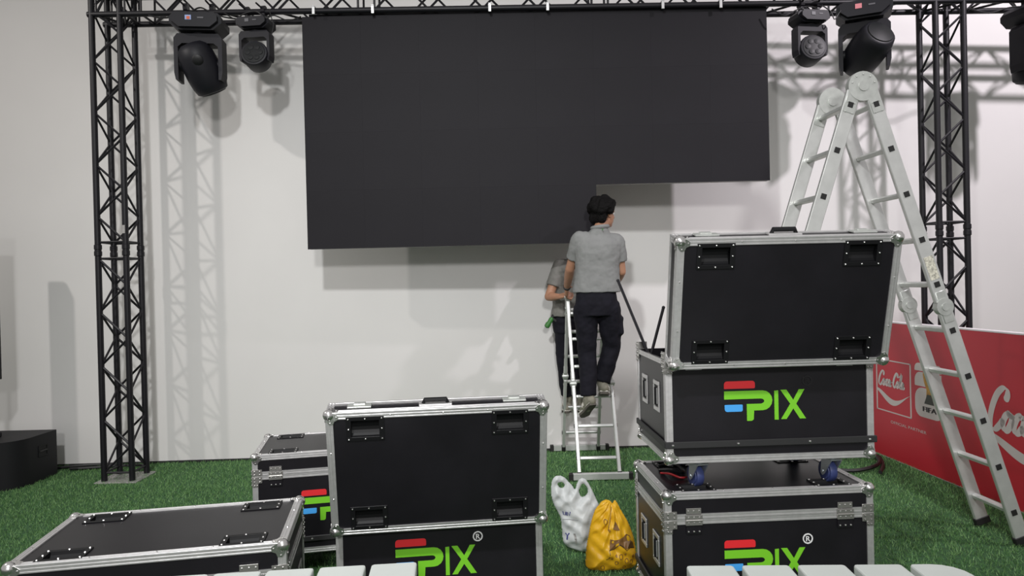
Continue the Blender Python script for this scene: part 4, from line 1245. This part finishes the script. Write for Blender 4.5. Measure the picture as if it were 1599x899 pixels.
for k in range(6):
    for q in range(2):
        def mix(p0, p1, f): return (p0[0] + (p1[0] - p0[0]) * f, p0[1] + (p1[1] - p0[1]) * f)
        f0, f1 = q / 2, (q + 1) / 2
        pm_('printed_field', [yc(*mix(tp_[k], bt_[k], f1)), yc(*mix(tp_[k + 1], bt_[k + 1], f1)), yc(*mix(tp_[k + 1], bt_[k + 1], f0)), yc(*mix(tp_[k], bt_[k], f0))], 'brown_mark')
lm_('print_and_fold_line', [yc(*p) for p in [(535, 755), (560, 740), (568, 700), (562, 675), (605, 668), (628, 645), (650, 632), (672, 648), (695, 668), (712, 690), (745, 675), (785, 690)]], .0018, 'black_ink')
pm_('printed_field', [yc(*p) for p in [(600, 510), (625, 455), (640, 480), (660, 525)]], 'brown_mark')
lm_('print_and_fold_line', [yc(*p) for p in [(600, 345), (585, 420), (560, 520)]], .0015, 'brown_mark')  # no print: shade of the gathered fold, painted as a brown line
for cx_, cy_, r_ in ((660, 730, 15), (622, 782, 13), (708, 775, 15), (748, 785, 13), (510, 835, 15), (610, 862, 12), (690, 835, 11), (545, 455, 15), (585, 745, 6), (765, 740, 8), (620, 720, 6), (700, 720, 6), (570, 520, 6)):
    lm_('printed_ring', [yc(cx_ + r_ * math.cos(2 * PI * i / 10), cy_ + 1.3 * r_ * math.sin(2 * PI * i / 10)) for i in range(11)], .0018, 'brown_mark')

# ================================================================== RED BANNER
BA = Vector((3.275, 6.66, 0)); BB = Vector((3.452, 3.95, 0))
bd = (BB - BA).normalized(); bn = Vector((-bd.y, bd.x, 0))
if bn.x > 0: bn = -bn
BHGT = 1.20
ban = thing('banner_board', (BA + BB) / 2); tag(ban, 'long red printed banner board standing on the grass along the right side', 'banner')
binv = Matrix.Translation(-(BA + BB) / 2)
LB = (BB - BA).length
frame = binv @ Matrix.Translation(BA) @ Matrix((bd, -bn, Vector((0, 0, 1)))).transposed().to_4x4()   # local x along, y away from viewer, z up
mb = MB(); mb.X = frame; mb.box((LB / 2, .03, BHGT / 2), (LB, .06, BHGT), .001)
mb.build('panel', M['banner'], ban)
mb = MB(); mb.X = frame; mb.box((LB / 2, .03, BHGT + .006), (LB, .066, .012), .001)
mb.build('top_edge', M['banner_edge'], ban)
mb = MB(); mb.X = frame; mb.box((LB / 2, .03, .004), (LB, .066, .008), .001)
mb.build('bottom_edge', M['plate'], ban)
def on_banner(px, py):
    d_ = ray(px, py); o_ = Vector((0, 0, CAM_H)); k = (BA - o_).dot(bn) / d_.dot(bn)
    p = o_ + d_ * k
    return ((p - BA).dot(bd), p.z)
def decal(name, poly, m, off=.0015):
    mb = MB(); mb.X = frame; mb.prism(poly, -off, .001, 'y'); return mb.build(name, M[m], ban)
def ribbon(strokes, m, name, off=.002, pen=math.radians(62)):
    """calligraphic strokes: list of (pts, wmin, wmax)"""
    mb = MB(); mb.X = frame
    for pts, w0, w1 in strokes:
        P = catmull([(p[0], p[1], 0) for p in pts], 7); vs = []
        for i, p in enumerate(P):
            q = P[min(i + 1, len(P) - 1)] - P[max(i - 1, 0)]
            a = math.atan2(q.y, q.x); k = abs(math.sin(a + (PI / 2 - pen)))**1.5
            end = min(1, min(i, len(P) - 1 - i) / 4 + .35)
            w = (w0 + (w1 - w0) * k) * end / 2
            nx, ny = -math.sin(a), math.cos(a)
            vs += [(p.x + nx * w, -off, p.y + ny * w), (p.x - nx * w, -off, p.y - ny * w)]
        mb.add(vs, [(2 * i, 2 * i + 1, 2 * i + 3, 2 * i + 2) for i in range(len(P) - 1)])
    return mb.build(name, M[m], ban)
def script(ox, oz, sx, sz, name='script_lettering', letters=None):
    w0, w1 = .15, .44
    S = []
    def st(pts, a=w0, b=w1): S.append(([(ox + (x + .22 * z) * sx, oz + z * sz) for x, z in pts], a * sx, b * sx))
    st([(1.00, 1.55), (1.12, 1.85), (1.02, 2.15), (.70, 2.20), (.32, 1.85), (.08, 1.2), (.02, .55), (.18, .08), (.50, -.02), (.85, .28), (1.05, .6)])
    st([(1.42, .98), (1.18, .80), (1.05, .42), (1.18, .05), (1.45, .08), (1.66, .5), (1.60, .88), (1.42, .98), (1.50, .80), (1.85, .86)])
    st([(2.36, .74), (2.32, .98), (2.06, .86), (1.90, .42), (2.02, .04), (2.30, .1), (2.55, .46)])
    st([(3.02, .86), (2.80, .98), (2.58, .66), (2.56, .18), (2.76, .02), (3.00, .36), (3.10, .95)])
    st([(3.10, .95), (3.02, .35), (3.14, .04), (3.36, .25)])
    st([(3.36, .62), (3.62, .70)], .16, .16)
    st([(4.62, 1.55), (4.70, 1.9), (4.55, 2.18), (4.25, 2.1), (3.95, 1.6), (3.80, .9), (3.86, .3), (4.10, -.02), (4.42, .2), (4.62, .55)])
    st([(4.30, 2.05), (4.75, 1.62), (5.15, 1.75), (5.45, 2.2), (5.3, 2.35)], .08, .16)
    st([(4.98, .98), (4.74, .80), (4.62, .42), (4.74, .05), (5.00, .08), (5.20, .5), (5.15, .88), (4.98, .98), (5.1, .8), (5.35, .75)])
    st([(5.35, .6), (5.62, 1.3), (5.66, 2.0), (5.52, 1.9), (5.46, 1.0), (5.46, .3), (5.6, .02), (5.82, .3)])
    st([(6.28, .86), (6.06, .98), (5.86, .66), (5.84, .18), (6.02, .02), (6.26, .36), (6.36, .95)])
    st([(6.36, .95), (6.28, .35), (6.40, .04), (6.70, .35)])
    return ribbon(S, 'print', name)
# square mark with lettering and wave
c00 = on_banner(1368, 564); c10 = on_banner(1422, 562); c11 = on_banner(1423, 653); c01 = on_banner(1369, 638)
bx0, bx1 = c00[0], c10[0]; bz1 = (c00[1] + c10[1]) / 2; bz0 = (c11[1] + c01[1]) / 2
lw = .010
for poly in ([(bx0, bz0), (bx1, bz0), (bx1, bz0 + lw), (bx0, bz0 + lw)], [(bx0, bz1 - lw), (bx1, bz1 - lw), (bx1, bz1), (bx0, bz1)],
             [(bx0, bz0), (bx0 + lw * 1.6, bz0), (bx0 + lw * 1.6, bz1), (bx0, bz1)], [(bx1 - lw * 1.6, bz0), (bx1, bz0), (bx1, bz1), (bx1 - lw * 1.6, bz1)]):
    decal('mark_outline', poly, 'print')
bw = bx1 - bx0; bh = bz1 - bz0
script(bx0 + bw * .07, bz0 + bh * .50, bw * .112, bh * .125)
def wave(x0, x1, zc, h):
    n_ = 24; top = []; bot = []
    for i in range(n_ + 1):
        u = i / n_; x = x0 + (x1 - x0) * u
        zt = zc + h * (.45 * math.cos(u * 2 * PI * .85 + .25)); th = h * .75 * (math.sin(PI * min(1, max(0, u * .9 + .12))) ** 1.3) * (1 - .55 * u)
        top.append((x, zt)); bot.append((x, zt - th - .002))
    vs = [(p[0], -.002, p[1]) for p in top] + [(p[0], -.002, p[1]) for p in bot]
    mb = MB(); mb.X = frame; mb.add(vs, [(i, i + 1, n_ + 2 + i, n_ + 1 + i) for i in range(n_)])
    return mb.build('wave_ribbon', M['print'], ban)
wave(bx0 + .012, bx1 - .005, bz0 + bh * .345, bh * .20)
# lettering under the marks
ta = on_banner(1391, 657); tb = on_banner(1447, 672)
tv, tf = text_mesh('OFFICIAL PARTNER', 1.0)
tw = max(v[0] for v in tv)
k = (tb[0] - ta[0]) / tw
mb = MB(); mb.X = frame; mb.add([(ta[0] + v[0] * k, -.002, (ta[1] + tb[1]) / 2 - .025 + v[1] * k * .62) for v in tv], tf)
mb.build('lettering', M['print'], ban)
# cup emblem: stacked white numerals with a gold cup and black letters
e0 = on_banner(1428, 566); e1 = on_banner(1473, 660)
ex0, ex1, ez1, ez0 = e0[0], e1[0], e0[1] + .005, e1[1] - .0
ew, eh = ex1 - ex0, ez1 - ez0
def E_(x, z): return (ex0 + ew * x, ez0 + eh * z)
def rr(x0, z0, x1, z1, r):
    a_ = E_(x0, z0); b__ = E_(x1, z1); s_ = min(b__[0] - a_[0], b__[1] - a_[1])
    return rounded(a_[0], a_[1], b__[0], b__[1], [s_ * q for q in r], 5)
decal('emblem_numeral', rr(0, .855, .97, 1.0, (.1, .0, .55, .75)), 'print')
decal('emblem_numeral', rr(0, .57, .97, .835, (.08, .3, .0, .6)), 'print')
decal('emblem_numeral', rr(0, .0, 1.0, .545, (.33, .33, .30, .38)), 'print')
cup = [(.40, .30), (.66, .30), (.62, .42), (.60, .52), (.68, .66), (.73, .80), (.70, .88), (.58, .92), (.46, .91), (.34, .88), (.31, .80), (.35, .66), (.44, .52), (.43, .42)]
decal('emblem_cup', [E_(*p) for p in cup], 'gold', .0025)
decal('emblem_cup_base', [E_(*p) for p in [(.35, .26), (.70, .26), (.65, .36), (.60, .44), (.46, .44), (.41, .36)]], 'malachite', .003)
tv, tf = text_mesh('FIFA', 1.0); tw = max(v[0] for v in tv); k = ew * .50 / tw
for dx in (0, .004, .008):
    mb = MB(); mb.X = frame; mb.add([(ex0 + ew * .27 + v[0] * k + dx, -.0035, ez0 + eh * .115 + v[1] * k * .62) for v in tv], tf)
    mb.build('lettering', M['black_ink'], ban)
# large lettering running out of the picture
g0 = on_banner(1546, 664); g1 = on_banner(1590, 614)
gs = .118
script(g0[0] - .01, g0[1] - .012, gs, .135 * 1.0)
wave(g0[0] - .02, g0[0] + .75, g0[1] - .09, .12)

# cables on the floor
cable('black cable coiled on the grass below the red banner', [(2.95, 5.7, .025), (3.1, 5.95, .025), (3.18, 6.2, .03), (3.05, 6.35, .03), (2.8, 6.3, .025), (2.6, 6.1, .025), (2.55, 5.9, .025), (2.75, 5.75, .03), (3.0, 5.85, .045), (3.12, 6.1, .05), (3.0, 6.28, .05), (2.7, 6.2, .045)], .016)
cable('black cable lying behind the subwoofer along the wall', [(-4.3, 6.48, .02), (-4.1, 6.52, .03), (-3.95, 6.58, .025), (-3.8, 6.60, .02), (-3.7, 6.56, .02), (-3.85, 6.50, .02), (-4.1, 6.46, .02)], .014)

# ================================================================== SPEAKER AT THE LEFT EDGE
t = thing('subwoofer', (-4.42, 6.1, 0)); tag(t, 'black subwoofer box on the grass at the left edge', 'speaker')
x1_, x0_ = .265, -.33
plan = [(x0_, .27), (x1_, .27), (x1_, -.08)]
for i in range(1, 7):
    a = i / 6; plan.append((x1_ - .02 - .19 * a ** 1.8 + .02 * (1 - a), -.08 - .20 * math.sin(a * PI / 2)))
plan += [(x0_ + .06, -.28), (x0_, -.2)]
mb = MB(); mb.prism(plan, .0, .405, 'z')
mb.build('cabinet', M['speaker'], t, True)
hp = MB(); hp.box((0, 0, .045), (.006, .12, .012), .002); hp.box((0, 0, -.045), (.006, .12, .012), .002); hp.box((0, .055, 0), (.006, .012, .09), .002); hp.box((0, -.055, 0), (.006, .012, .09), .002)
hp.box((-.002, 0, 0), (.002, .11, .09)); hp.mi = 1; hp.box((.004, 0, .0), (.012, .10, .014), .003)
o = hp.build('side_handle', [M['dish'], M['rail']], t); o.location = (x1_ + .002, .08, .26)
t = thing('column_speaker', (-4.52, 6.05, .405)); tag(t, 'slim black column speaker standing on the subwoofer at the left edge', 'speaker')
mb = MB().box((0, 0, .02), (.12, .13, .04), .006); mb.build('mount', M['speaker'], t)
mb = MB().tube((0, 0, .04), (0, 0, .55), .018, 12); mb.build('pole', M['speaker'], t, True)
mb = MB(); mb.sphere((.07, -.01, .10), .02, 8, 6); mb.tube((.0, -.01, .10), (.07, -.01, .10), .009, 8); mb.build('knob', M['speaker'], t, True)
mb = MB(); mb.prism(rounded(-.075, -.08, .075, .08, .03, 4), .5, 1.85, 'z'); mb.build('column', M['speaker'], t)

# ================================================================== WHITE SLATTED TABLES (nearest the camera)
def slat_table(label, corner, yaw, n, direction, pitch, w, round_last):
    """corner: far corner of the first slat; slats counted along direction (+1 right, -1 left)"""
    t = thing('slatted_table', (corner[0], corner[1], 0), yaw); tag(t, label, 'table')
    L = .72; zt = .72; th = .042
    for i in range(n):
        x0 = direction * i * pitch; x1 = x0 + direction * w
        a, b_ = min(x0, x1), max(x0, x1)
        r = [.012] * 4
        if i == n - 1 and round_last: r = [.012, .012, .085, .012] if direction > 0 else [.012, .012, .012, .085]
        poly = rounded(a, -L, b_, 0, r, 4)
        mb = MB(); mb.prism(poly, zt - th, zt, 'z')
        sl = mb.build('slat', M['slat'], t)
        bv = sl.modifiers.new('bevel', 'BEVEL'); bv.width = .006; bv.segments = 2
    tot = direction * ((n - 1) * pitch + w)
    a, b_ = min(0, tot), max(0, tot)
    for y in (-.10, -L + .10):
        MB().box(((a + b_) / 2, y, zt - th - .025), (b_ - a - .06, .07, .05), .005).build('cross_beam', M['slat'], t)
        for x in (a + .08, b_ - .08):
            MB().box((x, y, (zt - th - .05) / 2), (.06, .06, zt - th - .05), .005).build('leg', M['slat'], t)
slat_table('white slatted table in the foreground at the bottom left', (-.335, 2.318), R(5.0), 5, -1, .166, .148, False)
slat_table('white slatted table in the foreground at the bottom right', (.532, 2.235), R(-2.4), 5, 1, .1735, .148, True)
